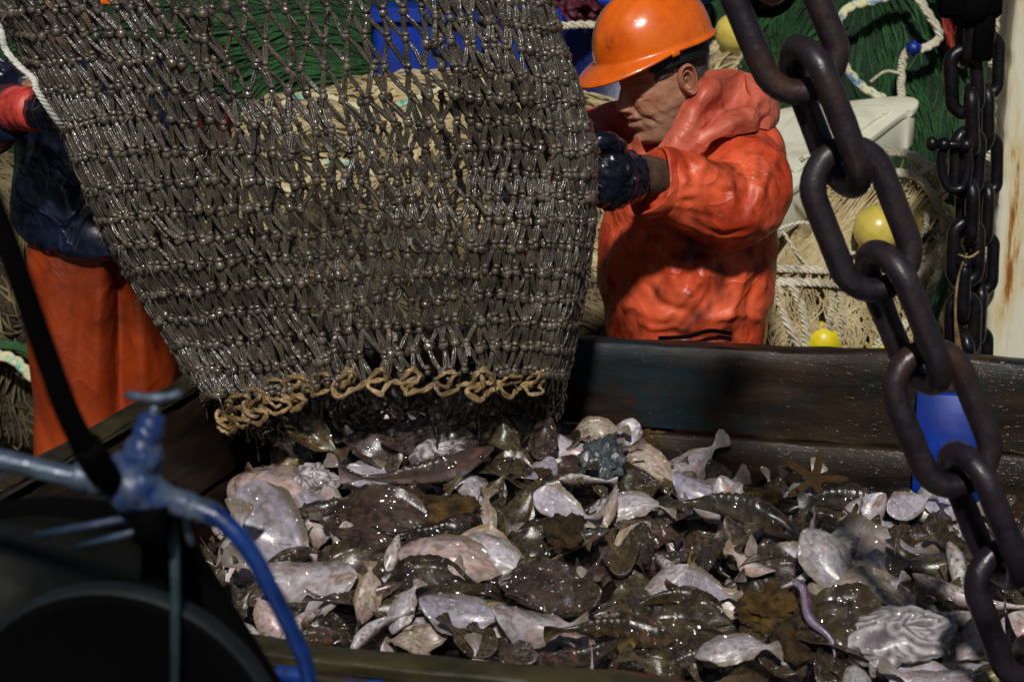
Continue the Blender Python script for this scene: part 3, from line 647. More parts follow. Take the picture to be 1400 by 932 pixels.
def pile_h(x, y):
    p = np.array([x, y]); 
    h = .675 + .125 * math.exp(-((x + .14) / .42) ** 2 - ((y - 4.28) / .32) ** 2) + .02 * math.exp(-((x - .6) / .5) ** 2 - ((y - 3.7) / .4) ** 2)
    dl = abs(np.dot(p - NL, oL)); df = abs(np.dot(p - FL, oF)); dn = abs(np.dot(p - NL, oN))
    h -= .10 * math.exp(-dl / .10) + .04 * math.exp(-df / .15)
    h -= .03 * (1 - sstep(0, .5, dn))
    h -= .055 * sstep(.15, .6, x) * sstep(3.3, 4.2, y)
    return h + .022 * float(fbm(np.array([x * 4.5, y * 4.5, .3]), 77, 2))
def on_pile(px, py):
    z = .72
    for _ in range(6): p = Pz(px, py, z); z = .5 * z + .5 * pile_h(p[0], p[1])
    return Pz(px, py, z)
CATCH = []
def put(key, px, py, ang, length, tilt=28, side=0, roll=None, up='dark', lift=.0, pos=None, label=None, name=None, cat=None, sc=(1, 1, 1), group=None):
    p = Vector(pos if pos is not None else on_pile(px, py))
    a = rad(ang); t = rad(tilt)
    n = Vector((math.sin(rad(side)), -math.sin(t), math.cos(t))).normalized()
    ax = RIGHT * math.cos(a) + UPI * math.sin(a)
    # in-image axis -> lies in the fish plane: slide along the view direction
    v = (p - cam.location).normalized(); den = n.dot(v); ax = ax - v * (n.dot(ax) / (den if abs(den) > .12 else -.12))
    if ax.length > 1.9: ax = ax.normalized() * 1.9
    fore = max(.5, 1 / ax.length); ax.normalize(); ay = n.cross(ax).normalized(); nz_ = ax.cross(ay)
    if up == 'pale': ay, nz_ = -ay, -nz_
    dist = (p - cam.location).length; L_ = length * dist / FPX / 1.0
    R_ = Matrix((ax, ay, nz_)).transposed().to_4x4()
    if roll: R_ = R_ @ Matrix.Rotation(rad(roll), 4, 'X')
    me, em = fish_mesh(key)
    base = {'f': 'flatfish', 'c': 'cod' if key.startswith('cod') else 'clump'}.get(key[0], 'fish')
    if key.startswith('scul'): base = 'sculpin'
    if key.startswith('ruf'): base = 'shellfish'
    if key.startswith('crust'): base = 'shell_clump'
    if key == 'star': base = 'starfish'
    if key == 'tent': base = 'sea_worm'
    if key == 'jelly': base = 'jellyfish'
    if key.startswith('cod'): base = 'round_fish'
    o = bpy.data.objects.new(name or base, me); COL.objects.link(o)
    o.matrix_world = Matrix.Translation(p + Vector((0, 0, lift))) @ R_ @ Matrix.Diagonal((L_ * sc[0], L_ * sc[1], L_ * sc[2], 1))
    if em is not None and (length > 95):
        e = bpy.data.objects.new('eye', em); COL.objects.link(e); e.parent = o
    o['category'] = cat or base.replace('_', ' ')
    CATCH.append(dict(o=o, px=px, py=py, ang=ang, len=length, up=up, key=key, label=label, base=base, group=group))
    return o
# --- hero animals, image position, heading (degrees, head -> tail), length in px
H = [
 ('flat2', 395, 702, -28, 225, 52, -8, 'pale', .030, 'large pink-veined flatfish belly up beside the blue hose, tail bent toward the viewer'),
 ('flat0', 372, 632, 14, 105, 20, 5, 'pale', .02, 'smooth white flatfish belly up just below the left end of the net'),
 ('flat3', 400, 815, 168, 185, 40, 0, 'pale', .035, 'broad lilac-white flatfish belly up in the front left corner behind the blue hose'),
 ('flat3', 318, 790, 75, 165, 55, -20, 'pale', .03, 'pale flatfish hanging head down along the black machine edge in the left corner'),
 ('flat1', 385, 755, -55, 190, 48, -10, 'pale', .01, 'grey-white flatfish under the pink-veined one, its tail pointing down right'),
 ('flat2', 628, 790, -20, 185, 42, 0, 'pale', .045, 'pink and white flatfish with a yellow tail, alone on dark skins in the pile centre'),
 ('flat0', 690, 782, -38, 130, 35, 10, 'pale', .03, 'narrow white flatfish lying just right of the yellow-tailed pink one'),
 ('flat5', 640, 862, -12, 135, 38, 0, 'pale', .035, 'round bluish-white flatfish resting behind the near plank in the centre'),
 ('flat3', 738, 878, -8, 130, 35, 0, 'pale', .035, 'lilac flatfish with torn gills lying behind the near plank right of the round one'),
 ('flat6', 505, 835, 82, 90, 55, 15, 'pale', .045, 'slim white flatfish standing on its head near the middle of the near plank'),
 ('flat0', 553, 846, 62, 85, 45, -15, 'pale', .03, 'small cream flatfish scrap leaning beside the upright slim one at the near plank'),
 ('flat0', 865, 706, 3, 120, 30, 0, 'pale', .03, 'long white flatfish belly up at mid pile, left of a brown ridge of fish'),
 ('flat1', 775, 718, -18, 100, 30, 0, 'pale', .025, 'white flatfish belly up, second from the long white one in mid pile'),
 ('flat3', 950, 655, 38, 110, 42, 12, 'pale', .04, 'white flatfish folded upward with an olive fin, close to the far plank'),
 ('flat5', 958, 690, -30, 90, 40, 0, 'pale', .03, 'rounded white flatfish just under the folded one near the far plank'),
 ('flat6', 890, 650, -25, 130, 30, 0, 'pale', .02, 'slender greyish flatfish curving down right below the yellow-blotched fish'),
 ('flat6', 822, 612, 8, 85, 50, 0, 'pale', .045, 'yellow and rust blotched flatfish propped against the dark far corner'),
 ('flat1', 1245, 715, 25, 80, 45, 0, 'pale', .04, 'white flatfish corner standing up below the blue strap of the bin'),
 ('flat5', 1300, 712, -5, 85, 45, 0, 'pale', .035, 'lilac flatfish below the blue strap, right of a white one'),
 ('ruf2', 1230, 893, 8, 150, 30, 0, 'dark', .03, 'large white ruffled shellfish open at the lower right of the pile'),
 ('ruf', 595, 640, 20, 75, 40, 0, 'dark', .03, 'small shellfish with dark wavy stripes lying under the net centre'),
 ('ruf', 432, 680, -15, 62, 40, 0, 'dark', .045, 'crinkled white shellfish between the flatfish left of the pile centre'),
 ('cod1', 575, 680, 190, 215, 30, 0, 'dark', .05, 'long silvery pink round fish lying across the pile under the net'),
 ('cod0', 480, 712, 10, 150, 25, 0, 'dark', .03, 'thin silver round fish below the long pink one, left of centre'),
 ('cod2', 1150, 700, 176, 170, 25, 0, 'dark', .03, 'spotted round fish with a row of white spines below the far plank'),
 ('cod1', 1330, 850, -14, 170, 25, 0, 'pale', .04, 'long pinkish round fish by the foot of the hanging chain'),
 ('cod0', 1270, 862, 176, 150, 25, 0, 'pale', .02, 'pale round fish above the ruffled white shellfish'),
 ('star', 1112, 684, 0, 95, 45, 0, 'dark', .05, 'tan starfish lying high on the pile against the far plank'),
 ('star', 446, 612, 20, 62, 40, 0, 'dark', .055, 'small yellow starfish under the left end of the net'),
 ('crust1', 885, 622, 30, 90, 40, 0, 'dark', .04, 'knobbly yellow-brown shell clump beside the yellow-blotched fish in the far corner'),
 ('crust0', 615, 725, 10, 100, 30, 0, 'dark', .03, 'rough tan shell clump in the middle of the pile below the pink round fish'),
 ('crust1', 1050, 868, 25, 90, 35, 0, 'dark', .05, 'craggy yellow-brown shell clump near the bottom edge right of centre'),
 ('crust2', 770, 745, 50, 65, 30, 0, 'dark', .03, 'small brown shell clump between mid-pile white flatfish and dark skins'),
 ('crust0', 1040, 705, 0, 70, 30, 0, 'dark', .03, 'small curved tan shell just below the far plank near the starfish'),
 ('jelly', 825, 655, 80, 75, 60, 0, 'dark', .045, 'glassy grey jellyfish lump under the yellow-blotched fish'),
 ('tent', 1110, 885, -62, 130, 40, 0, 'dark', .055, 'purple striped sea worm hanging down the front of the pile'),
 ('scul0', 905, 838, 190, 120, 30, 0, 'dark', .03, 'tan spiny sculpin with spread fins in the front right part of the pile'),
 ('scul0', 830, 893, 178, 170, 25, 0, 'dark', .05, 'orange-brown sculpin with fanned fins lying along the near plank'),
 ('scul1', 585, 750, 185, 150, 30, 0, 'dark', .03, 'dark spiny sculpin amid the pile below the tan shell clump'),
 ('cod2', 1000, 730, 168, 190, 25, 0, 'dark', .06, 'big brown round fish forming a ridge across the right of the pile'),
 ('flat4', 545, 690, 100, 120, 35, 0, 'dark', .02, 'brown mottled flatfish tucked behind the silver round fish'),
 ('flat5', 540, 740, -10, 210, 40, 5, 'dark', .035, 'large dark brown flatfish back up across the left middle of the pile'),
 ('flat3', 500, 790, 30, 190, 45, 0, 'dark', .02, 'smooth purple-brown flatfish back up behind the upright slim flatfish'),
 ('flat3', 600, 820, 8, 190, 38, 0, 'dark', .02, 'broad olive flatfish back up below the yellow-tailed pink flatfish'),
 ('flat5', 760, 832, -20, 170, 38, 0, 'dark', .03, 'dark olive flatfish back up behind the torn lilac flatfish'),
 ('flat3', 1130, 880, 175, 220, 32, 0, 'dark', .03, 'wide glossy brown flatfish back up left of the ruffled white shellfish'),
 ('flat3', 940, 890, 8, 190, 30, 0, 'dark', .02, 'green-brown flatfish back up at the near plank, right of the orange sculpin'),
 ('flat1', 968, 838, -15, 90, 45, 0, 'pale', .04, 'white wedge-shaped flatfish in the front right beside the tan sculpin'),
 ('flat0', 1140, 800, -60, 150, 50, 0, 'pale', .03, 'large white flatfish head up in the right half of the pile'),
 ('flat4', 1205, 775, 5, 170, 30, 0, 'pale', .03, 'long pinkish-white flatfish right of centre, in line with the chain'),
 ('flat6', 1180, 825, 170, 150, 28, 0, 'pale', .035, 'creamy flatfish above the wide glossy brown one'),
 ('flat4', 1290, 790, 185, 160, 28, 0, 'dark', .03, 'reddish-brown flatfish back up left of the chain'),
 ('flat0', 1010, 920, 5, 120, 28, 0, 'pale', .05, 'white flatfish cut by the bottom edge of the view right of centre'),
]
for h in H: put(h[0], h[1], h[2], h[3], h[4], h[5], h[6], up=h[7], lift=h[8], label=h[9])
# fish sliding out of the net mouth
for (k, px, py, Y, an, ln, ti, up, lb) in (
 ('flat3', 385, 585, 4.12, -70, 120, 70, 'dark', 'shiny dark flatfish slipping out of the left corner of the net mouth'),
 ('cod2', 450, 575, 4.16, -60, 110, 60, 'dark', 'dark wet round fish hanging from the net mouth left of centre'),
 ('flat5', 520, 572, 4.14, -20, 120, 60, 'dark', 'black-brown flatfish bulging from the net mouth above the pile'),
 ('flat4', 600, 578, 4.15, -130, 120, 60, 'dark', 'brown flatfish caught in the middle of the net mouth'),
 ('cod0', 665, 585, 4.17, -75, 110, 60, 'dark', 'dull round fish dropping from the net mouth right of centre'),
 ('flat3', 715, 575, 4.17, -100, 110, 60, 'dark', 'dark flatfish dropping from the right corner of the net mouth'),
 ('flat1', 728, 632, 4.18, -80, 60, 65, 'pale', 'small pale flatfish falling below the right corner of the net mouth'),
 ('cod1', 560, 560, 4.10, -40, 90, 60, 'pale', 'purplish round fish pressed behind the cream lacing loops'),
 ('flat4', 480, 560, 4.02, -15, 95, 60, 'dark', 'wet brown flatfish bulging under the cream lacing left of centre'),
 ('cod1', 640, 556, 4.03, -160, 105, 55, 'dark', 'dark pink round fish lying sideways in the net mouth'),
 ('flat9', 572, 590, 4.04, 20, 110, 60, 'dark', 'curled reddish-brown flatfish sliding from the centre of the net mouth'),
 ('flat7', 432, 598, 4.02, -35, 105, 60, 'dark', 'folded brown flatfish dropping at the left end of the net mouth'),
 ('flat8', 690, 598, 4.06, -40, 100, 60, 'dark', 'twisted brown flatfish dropping at the right end of the net mouth'),
 ('flat5', 505, 605, 4.03, 170, 120, 55, 'dark', 'broad dark flatfish landing on the heap straight under the net'),
 ('flat3', 625, 610, 4.05, 15, 120, 55, 'dark', 'glossy black-brown flatfish just landed under the net, right of the broad one'),
 ('flat6', 350, 560, 4.03, -60, 85, 60, 'dark', 'small ochre flatfish stuck in the left corner loops of the lacing'),
 ('flat9', 745, 590, 4.10, 80, 90, 60, 'dark', 'curled flatfish hanging tail up by the right corner of the net mouth'),
 ('flat0', 425, 545, 4.10, -70, 70, 60, 'pale', 'lilac-bellied flatfish showing behind the lacing at the net mouth left side')):
    put(k, px, py, an, ln, ti, 0, up=up, pos=P(px, py, Y + .04), label=lb)
# --- fill: the rest of the heap
KEYS = ['flat7', 'flat8', 'flat9', 'flat8', 'flat6', 'cod0', 'cod1', 'flat0', 'flat1', 'flat2', 'flat3', 'flat4', 'flat5', 'flat6', 'flat3', 'flat5', 'flat4', 'cod0', 'cod1', 'cod2', 'scul0', 'scul1', 'crust2', 'flat0', 'flat3', 'flat5']
rg = np.random.default_rng(99); nfill = 0
for r_ in range(18):
    for c_i in range(33):
        f = (c_i + .5 * (r_ % 2) + rg.uniform(-.35, .35)) * .068 ; g_ = (r_ + rg.uniform(-.35, .35)) * .094 + .06
        p = FL + dF * (f + .03) - oF * g_
        if np.dot(p - NL, -oN) < .09 or np.dot(p - NL, oL) > -.04: continue
        z = pile_h(p[0], p[1]); px, py = proj((p[0], p[1], z))
        if px < 235 or px > 1440 or py > 945 or (py > 872 + (px - 330) * .11): continue
        k = KEYS[rg.integers(len(KEYS))]; ln = rg.uniform(70, 132) if k[0] == 'f' else (rg.uniform(90, 150) if k[0] in 'cs' and not k.startswith('crust') else rg.uniform(45, 80))
        near_edge = min(abs(np.dot(p - FL, oF)), abs(np.dot(p - NL, oL)))
        if near_edge < .12: ln *= .8
        put(k, px, py, rg.uniform(-35, 35) + (180 if rg.random() < .5 else 0) + (rg.choice([0, 0, 0, 60, -60])), ln, rg.uniform(5, 60), rg.uniform(-20, 20),
            up='pale' if rg.random() < .42 else 'dark', lift=rg.uniform(-.035, .02), roll=rg.uniform(-30, 30) if k[0] in 'cs' else None); nfill += 1
print('FISH', len(CATCH), nfill)
# --- descriptions that single each animal out
def zone(c):
    px, py = c['px'], c['py']
    col = 'by the blue hose' if px < 400 else 'left of centre' if px < 560 else 'in the centre' if px < 720 else 'right of centre' if px < 880 else 'below the worker' if px < 1080 else 'left of the chain' if px < 1260 else 'beneath the chain'
    far = py - (640 + (px - 700) * .10)
    row = 'against the far plank' if far < 25 else 'in the back' if far < 80 else 'in mid pile' if far < 145 else 'toward the front' if far < 205 else 'at the near plank'
    return row, col
kindw = {'flatfish': 'flatfish', 'round_fish': 'round fish', 'sculpin': 'spiny sculpin', 'shell_clump': 'shell clump'}
cells = {}
for c in CATCH:
    if c['label']: c['o']['label'] = c['label']; c['o']['group'] = 'animals tipped out on top of the catch'; continue
    row, col = zone(c); sz = 'small' if c['len'] < 105 else 'large' if c['len'] > 140 else 'mid-sized'
    if c['base'] == 'flatfish': look = 'pale-bellied' if c['up'] == 'pale' else {'flat3': 'blackish', 'flat5': 'purplish brown', 'flat4': 'tan mottled', 'flat6': 'ochre brown', 'flat7': 'folded brown', 'flat8': 'twisted brown', 'flat9': 'curled blackish', 'flat0': 'dull brown', 'flat1': 'dull brown', 'flat2': 'dull brown'}[c['key']]
    elif c['base'] == 'round_fish': look = 'grey' if c['key'] != 'cod1' else 'pinkish'
    elif c['base'] == 'sculpin': look = 'tan' if c['key'] == 'scul0' else 'dark'
    else: look = 'brown'; sz = 'rough'
    c['txt'] = (f"{sz} {look} {kindw[c['base']]}", f"{row} {col}"); cells.setdefault(c['txt'], []).append(c)
    c['o']['group'] = {'flatfish': 'flatfish heaped in the bin', 'round_fish': 'round fish heaped in the bin', 'sculpin': 'sculpins heaped in the bin', 'shell_clump': 'shell clumps in the catch'}[c['base']]
OR = ['first', 'second', 'third', 'fourth', 'fifth', 'sixth', 'seventh', 'eighth', 'ninth']
for tx, L_ in cells.items():
    L_.sort(key=lambda c: c['px'])
    for i, c in enumerate(L_):
        c['o']['label'] = f"{tx[0]} {tx[1]}" + ('' if len(L_) == 1 else f", {OR[i]} from left")
# dark mass of fish underneath
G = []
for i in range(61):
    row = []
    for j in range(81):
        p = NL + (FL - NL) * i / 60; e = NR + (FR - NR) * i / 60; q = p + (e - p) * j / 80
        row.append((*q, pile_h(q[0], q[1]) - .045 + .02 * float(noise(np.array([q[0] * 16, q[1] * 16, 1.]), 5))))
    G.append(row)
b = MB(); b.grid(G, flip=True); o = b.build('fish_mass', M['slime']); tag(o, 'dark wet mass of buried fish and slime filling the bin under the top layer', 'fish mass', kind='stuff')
# ================================================================== PEOPLE
def head_grid(M4, torso_rows, seed=1, nz=120, nth=128):
    """one continuous skin: crown - face - neck - torso - hips. Head space: +x face forward, z up, eyes at z=0"""
    th = np.arange(nth) / nth * 2 * np.pi
    zs = np.concatenate([[.1235, .122, .118, .112], np.linspace(.104, -.13, nz), [-.14, -.15, -.16, -.17, -.18]])
    key = [.13, .12, .10, .075, .05, .03, .012, -.005, -.03, -.052, -.068, -.075, -.083, -.093, -.105, -.116, -.124, -.135, -.16, -.18]
    f_ = [.0, .032, .070, .088, .095, .098, .0955, .088, .090, .094, .099, .0965, .0975, .090, .093, .082, .060, .045, .040, .038]
    b_ = [.0, .040, .072, .092, .100, .102, .102, .100, .094, .084, .074, .070, .067, .065, .062, .062, .063, .065, .072, .078]
    w_ = [.0, .035, .058, .071, .0755, .076, .075, .0745, .073, .070, .066, .063, .061, .057, .052, .050, .050, .053, .062, .070]
    key, f_, b_, w_ = [np.array(x[::-1]) for x in (key, f_, b_, w_)]
    F, B_, W_ = [np.interp(zs, key, q)[:, None] for q in (f_, b_, w_)]
    c, s = np.cos(th)[None], np.sin(th)[None]
    e = 1.15
    x = np.where(c > 0, F * np.abs(c) ** e, -B_ * np.abs(c)); y = W_ * np.sign(s) * np.abs(s) ** .92
    z = zs[:, None] + 0 * c; fr = sstep(-.02, .06, x)
    g = lambda v, m, sd: np.exp(-((v - m) / sd) ** 2)
    # nose
    nosep = np.interp(zs, [-.062, -.056, -.048, -.040, -.025, -.005, .008, .02][::1], [0, .011, .026, .029, .021, .010, .004, 0])[:, None]
    nw = np.interp(zs, [-.06, -.048, -.035, -.01, .01], [.014, .0135, .012, .008, .008])[:, None]
    x = x + fr * nosep * np.exp(-(np.abs(y) / nw) ** 2.6)
    for sg in (-1, 1):
        x = x + fr * .012 * g(y, sg * .0145, .0065) * g(z, -.049, .007)            # nostril wings
        x = x - fr * .016 * g(y, sg * .033, .015) * g(z, .001, .011)              # eye socket
        x = x + fr * .0085 * g(y, sg * .033, .0125) * g(z, -.001, .0075)            # closed-down lids
        x = x - fr * .0035 * g(y, sg * .033, .012) * g(z, -.0030 - .0, .0014)       # lid slit
        x = x + fr * .007 * g(y, sg * .034, .019) * g(z, .019, .006)              # brow ridge
        x = x + fr * .009 * g(y, sg * .040, .016) * g(z, -.033, .015)             # cheekbone
        y = y + sg * .004 * g(z, -.030, .016) * g(x, .05, .03)
        x = x + fr * .006 * g(y, sg * .031, .012) * g(z, -.062, .014)             # cheek fold bulge
        # creases: nose-mouth line, under-eye bag, mouth corner, crow's feet, jaw lines
        def crease(p0, p1, d_, wd):
            nonlocal x
            (y0, z0), (y1, z1) = p0, p1; dy, dz = y1 - y0, z1 - z0; L2 = dy * dy + dz * dz
            t = np.clip(((y * sg - y0) * dy + (z - z0) * dz) / L2, 0, 1); dd = (y * sg - y0 - t * dy) ** 2 + (z - z0 - t * dz) ** 2
            x = x - fr * d_ * np.exp(-dd / wd ** 2)
        crease((.017, -.043), (.038, -.082), .0095, .0034); crease((.030, -.050), (.044, -.088), .004, .003); crease((.022, -.018), (.040, -.030), .003, .003); crease((.020, -.013), (.044, -.012), .0030, .0025)
        crease((.026, -.076), (.030, -.088), .0035, .0030); crease((.048, .004), (.060, .012), .0022, .0018); crease((.048, -.002), (.062, -.002), .0022, .0018); crease((.048, -.008), (.060, -.018), .0020, .0018)
        crease((.047, -.040), (.054, -.090), .0050, .0034); crease((.052, -.03), (.060, -.075), .0030, .0026); crease((.006, .008), (.008, .026), .0030, .0020); crease((.041, -.03), (.046, -.06), .002, .0024)
    for zz in (.036, .047, .058): x = x - fr * .0016 * g(z, zz + .004 * np.cos(y * 60), .0016) * (np.abs(y) < .055)
    x = x + fr * .0045 * g(y, 0, .019) * g(z, -.069, .0045) - fr * .006 * g(z, -.0755, .0022) * g(y, 0, .026) + fr * .006 * g(y, 0, .018) * g(z, -.083, .0045) - fr * .003 * g(y, 0, .004) * g(z, -.062, .005)
    x = x + fr * .008 * g(y, 0, .017) * g(z, -.104, .010) - fr * .004 * g(y, 0, .02) * g(z, -.0935, .004)
    z = z - .017 * sstep(-.068, -.112, z) * (x > -.03)
    p = np.stack([x, y, z], -1); p += (fbm(p * 60, seed, 3) * .0006)[..., None] * np.stack([c + 0 * x, s + 0 * x, 0 * x], -1)
    G = p.reshape(-1, 3) @ np.array(M4.to_3x3()).T + np.array(M4.translation); G = G.reshape(p.shape)
    col = np.ones(p.shape); fl = g(x, .105, .03)
    red = (g(z, -.045, .02) * g(y, 0, .022) * .8 + g(z, -.035, .02) * (g(y, .045, .02) + g(y, -.045, .02)) * .6) * fr
    col = col * (1 - red[..., None] * np.array([.0, .28, .32]))
    lips = (g(z, -.0755, .007) * g(y, 0, .022) * fr)[..., None]; col = col * (1 - lips * np.array([.18, .42, .38]))
    br = (g(z, .0185, .004) * (g(y, .034, .017) + g(y, -.034, .017)) * fr)[..., None]; col = col * (1 - .6 * np.clip(br * (1 + .5 * noise(p * 300)[..., None]), 0, 1))
    st = (sstep(-.05, -.08, z) * sstep(.0, .03, x))[..., None]; col = col * (1 - st * np.array([.22, .18, .12]) * .8)
    sl = (g(z, -.0030, .0015) * (g(y, .033, .013) + g(y, -.033, .013)) * fr)[..., None]; col = col * (1 - .75 * np.clip(sl, 0, 1))
    rows = []
    for (C0, rx, ry) in torso_rows: rows.append(np.array(C0)[None] + np.stack([-rx * np.cos(th), -ry * np.sin(th) * 1.0, 0 * th], -1))
    # keep the ring order: head ring direction in world
    f0 = np.array(M4.to_3x3() @ Vector((1, 0, 0))); l0 = np.array(M4.to_3x3() @ Vector((0, 1, 0))); f0[2] = 0; l0[2] = 0; f0 /= np.linalg.norm(f0); l0 /= np.linalg.norm(l0)
    rows = [np.array(C0)[None] + rx * np.cos(th)[:, None] * f0 + ry * np.sin(th)[:, None] * l0 for (C0, rx, ry) in torso_rows]
    G = np.concatenate([G, np.array(rows)]); col = np.concatenate([col, np.ones((len(rows), nth, 3))])
    return G, col
def ear_mesh(mb, M4, sg):
    n, m_ = 26, 60; u = np.linspace(0, 1, n)[:, None]; a = np.linspace(0, 2 * np.pi, m_, endpoint=False)[None]
    ry = .034; rx = .0205; X = -rx * u * np.cos(a) * (1 + .12 * np.sin(a)); Z = ry * u * np.sin(a) * (1 - .0 * u)
    X = X * (1 - .25 * sstep(-.2, -1, np.sin(a)) * u)
    h = .011 * np.exp(-((u - .86) / .10) ** 2) * (1 - .75 * np.exp(-((np.cos(a) + 1) / .35) ** 2) ) - .009 * np.exp(-((u - .25) / .25) ** 2) + .006 * np.exp(-((u - .52) / .08) ** 2) * (np.sin(a) > -.3) * (np.cos(a) > -.5) + .003
    h = h - .006 * np.exp(-((u - .70) / .07) ** 2)
    top = np.stack([X + 0 * u, Z, h + .006 * (X < 0) * 0], -1); bot = np.stack([X * .82, Z * .82, -.010 + 0 * h], -1)
    mb_ = np.concatenate([top, bot[::-1]], 0)
    # local: X back(+)/front(-), Z up, third = outward
    tilt = rad(24)
    loc = np.stack([-(mb_[..., 0] * math.cos(tilt)) - .010, sg * (.0735 + mb_[..., 2] + (mb_[..., 0] + rx) * math.sin(tilt) * 1.0), mb_[..., 1] - .022 + mb_[..., 0] * .15], -1)
    sh = loc.shape; W = loc.reshape(-1, 3) @ np.array(M4.to_3x3()).T + np.array(M4.translation)
    cc = np.ones(sh) * np.array([1.0, .82, .78]); cc[:n] *= (1 - .45 * np.exp(-((u - .2) / .2) ** 2))[..., None]
    mb.grid(W.reshape(sh), close_v=True, c=cc, flip=sg > 0)
def helmet(M4, parent, m=None, clip=True):
    n, k = 96, 34; th = np.arange(n) / n * 2 * np.pi; G = []; 
    for i in range(k):
        a = i / (k - 1) * np.pi / 2; r = math.sin(a) ** .88; z = math.cos(a) ** .95 if i < k - 1 else 0
        fx = .135 + 0 * th; row = np.stack([np.where(np.cos(th) > 0, .128, .136) * r * np.cos(th) + .002, .101 * r * np.sin(th), .054 + .118 * z + 0 * th - .0], -1)
        ridge = .0055 * np.exp(-(row[:, 1] / .014) ** 2) * sstep(.0, .3, a) * (1 - sstep(1.15, 1.5, a)); row[:, 2] += ridge
        for q in (-.05, .05): row[:, 2] += .003 * np.exp(-((row[:, 1] - q) / .006) ** 2) * (np.abs(row[:, 0]) < .09)
        row[:, 2] -= .012 * (row[:, 0] < 0) * sstep(1.2, 1.57, a) * np.abs(np.cos(th))
        G.append(row)
    base = G[-1]
    vis = np.clip(np.cos(th), 0, 1) ** 1.5
    for s_, dz in ((.35, -.004), (.75, -.010), (1.0, -.015)):
        rr = base.copy(); ext = s_ * (.006 + .046 * vis); rr[:, 0] += ext * np.cos(th); rr[:, 1] += ext * np.sin(th) * .9; rr[:, 2] += dz * (.35 + vis * 1.25); G.append(rr)
    lip = G[-1].copy(); lip[:, 2] -= .004; G.append(lip)
    inn = [G[j] * np.array([.965, .965, 1]) + np.array([0, 0, -.004]) for j in (k + 1, k - 1, k - 8, k - 16, 2)]
    G = np.array(G + inn)
    sh = G.shape; W = lambda q: np.asarray(q).reshape(-1, 3) @ np.array(M4.to_3x3()).T + np.array(M4.translation)
    b = MB(); b.grid(W(G).reshape(sh), close_v=True, flip=False); o = b.build('hard_hat', m or M['helmet'], parent)
    if clip:
        for sg in (-1, 1):
            q = MB(); q.box(W([[.012, sg * .105, .044]])[0], (.022, .006, .012), np.array(M4.to_3x3().normalized()), bev=.3); c = q.build('strap_clip', m or M['helmet'], o); c.matrix_parent_inverse = Matrix()
        q = MB(); ang = np.linspace(0.9, 2 * np.pi - .9, 60); band = np.array([[( .108 * math.cos(a) - .004, .094 * math.sin(a), .036 - .016 * (math.cos(a) < 0) * abs(math.cos(a)) + dz) for a in ang] for dz in (.012, -.018)])
        q.grid(W(band).reshape(band.shape)); q.grid(W(band * np.array([.97, .97, 1])).reshape(band.shape), flip=True); c = q.build('head_band', mat('dark_head_band', ['#06070b', '#0c0e16'], 20, .6), o); c.matrix_parent_inverse = Matrix()
    return o
def hair(M4, parent, seed=3):
    n = 110; th = np.linspace(rad(58), 2 * np.pi - rad(58), n); zs = np.linspace(.05, -.095, 40); G = []
    for z in zs:
        b_ = np.interp(z, [-.10, -.07, -.03, 0, .05], [.066, .076, .094, .100, .100]); w_ = np.interp(z, [-.10, -.05, 0, .05], [.056, .068, .0745, .0755]); f_ = .095
        x = np.where(np.cos(th) > 0, f_ * np.cos(th), b_ * np.cos(th)); y = w_ * np.sign(np.sin(th)) * np.abs(np.sin(th)) ** .92
        q = np.stack([x, y, np.full(n, z)], -1); side = np.abs(np.sin(th))
        # hairline: short sideburn in front of the ear, tapering down the nape
        edge = np.where(np.cos(th) > .12, z > -.004 - .0 , np.where(np.cos(th) > -.22, z > .006, z > -.085))
        th_ = .0045 * edge * (.6 + .4 * noise(q * 260, seed)) * sstep(rad(58), rad(66), np.minimum(th, 2 * np.pi - th)) - .003 * (~edge)
        nrm = np.stack([np.cos(th), np.sin(th), 0 * th], -1); G.append(q + nrm * th_[:, None])
    G = np.array(G); sh = G.shape; Wd = G.reshape(-1, 3) @ np.array(M4.to_3x3()).T + np.array(M4.translation)
    b = MB(); b.grid(Wd.reshape(sh), flip=True); return b.build('hair', M['hair'], parent)
def head_matrix(nose_world, yaw, pitch, roll, sc):
    """face looks along -X (left of the picture), yaw turns it toward the camera, pitch bows it"""
    f = Vector((-math.cos(yaw) * math.cos(pitch), -math.sin(yaw) * math.cos(pitch), -math.sin(pitch)))
    l = Vector((0, 0, 1)).cross(f).normalized(); u = f.cross(l).normalized()
    R_ = Matrix((f, l, u)).transposed() @ Matrix.Rotation(roll, 3, 'X')
    M4 = R_.to_4x4() @ Matrix.Scale(sc, 4); off = M4.to_3x3() @ Vector((.123, 0, -.045)); M4.translation = Vector(nose_world) - off; return M4
def fold_displace(V, N, folds, Yscale=1.0):
    """cloth folds: ridges (+) and valleys (-) along drawn lines on the side of the garment nearest the viewer"""
    px, py = projA(V); face = np.clip(-N[:, 1] * 1.4 + .25, 0, 1); d_ = np.zeros(len(V))
    for pts, amp, wd in folds:
        pts = curve(np.array(pts, float), 24); best = np.full(len(V), 1e9); bt = np.zeros(len(V))
        for k in range(len(pts) - 1):
            a, b = pts[k], pts[k + 1]; ab = b - a; L2 = (ab ** 2).sum() + 1e-9; t = np.clip(((px - a[0]) * ab[0] + (py - a[1]) * ab[1]) / L2, 0, 1)
            dd = (px - a[0] - t * ab[0]) ** 2 + (py - a[1] - t * ab[1]) ** 2; u = dd < best; best = np.where(u, dd, best); bt = np.where(u, (k + t) / 23, bt)
        d_ += amp * np.exp(-best / wd ** 2) * np.sin(np.clip(bt, 0, 1) * np.pi) ** .5
    return V + N * (d_ * face)[:, None]
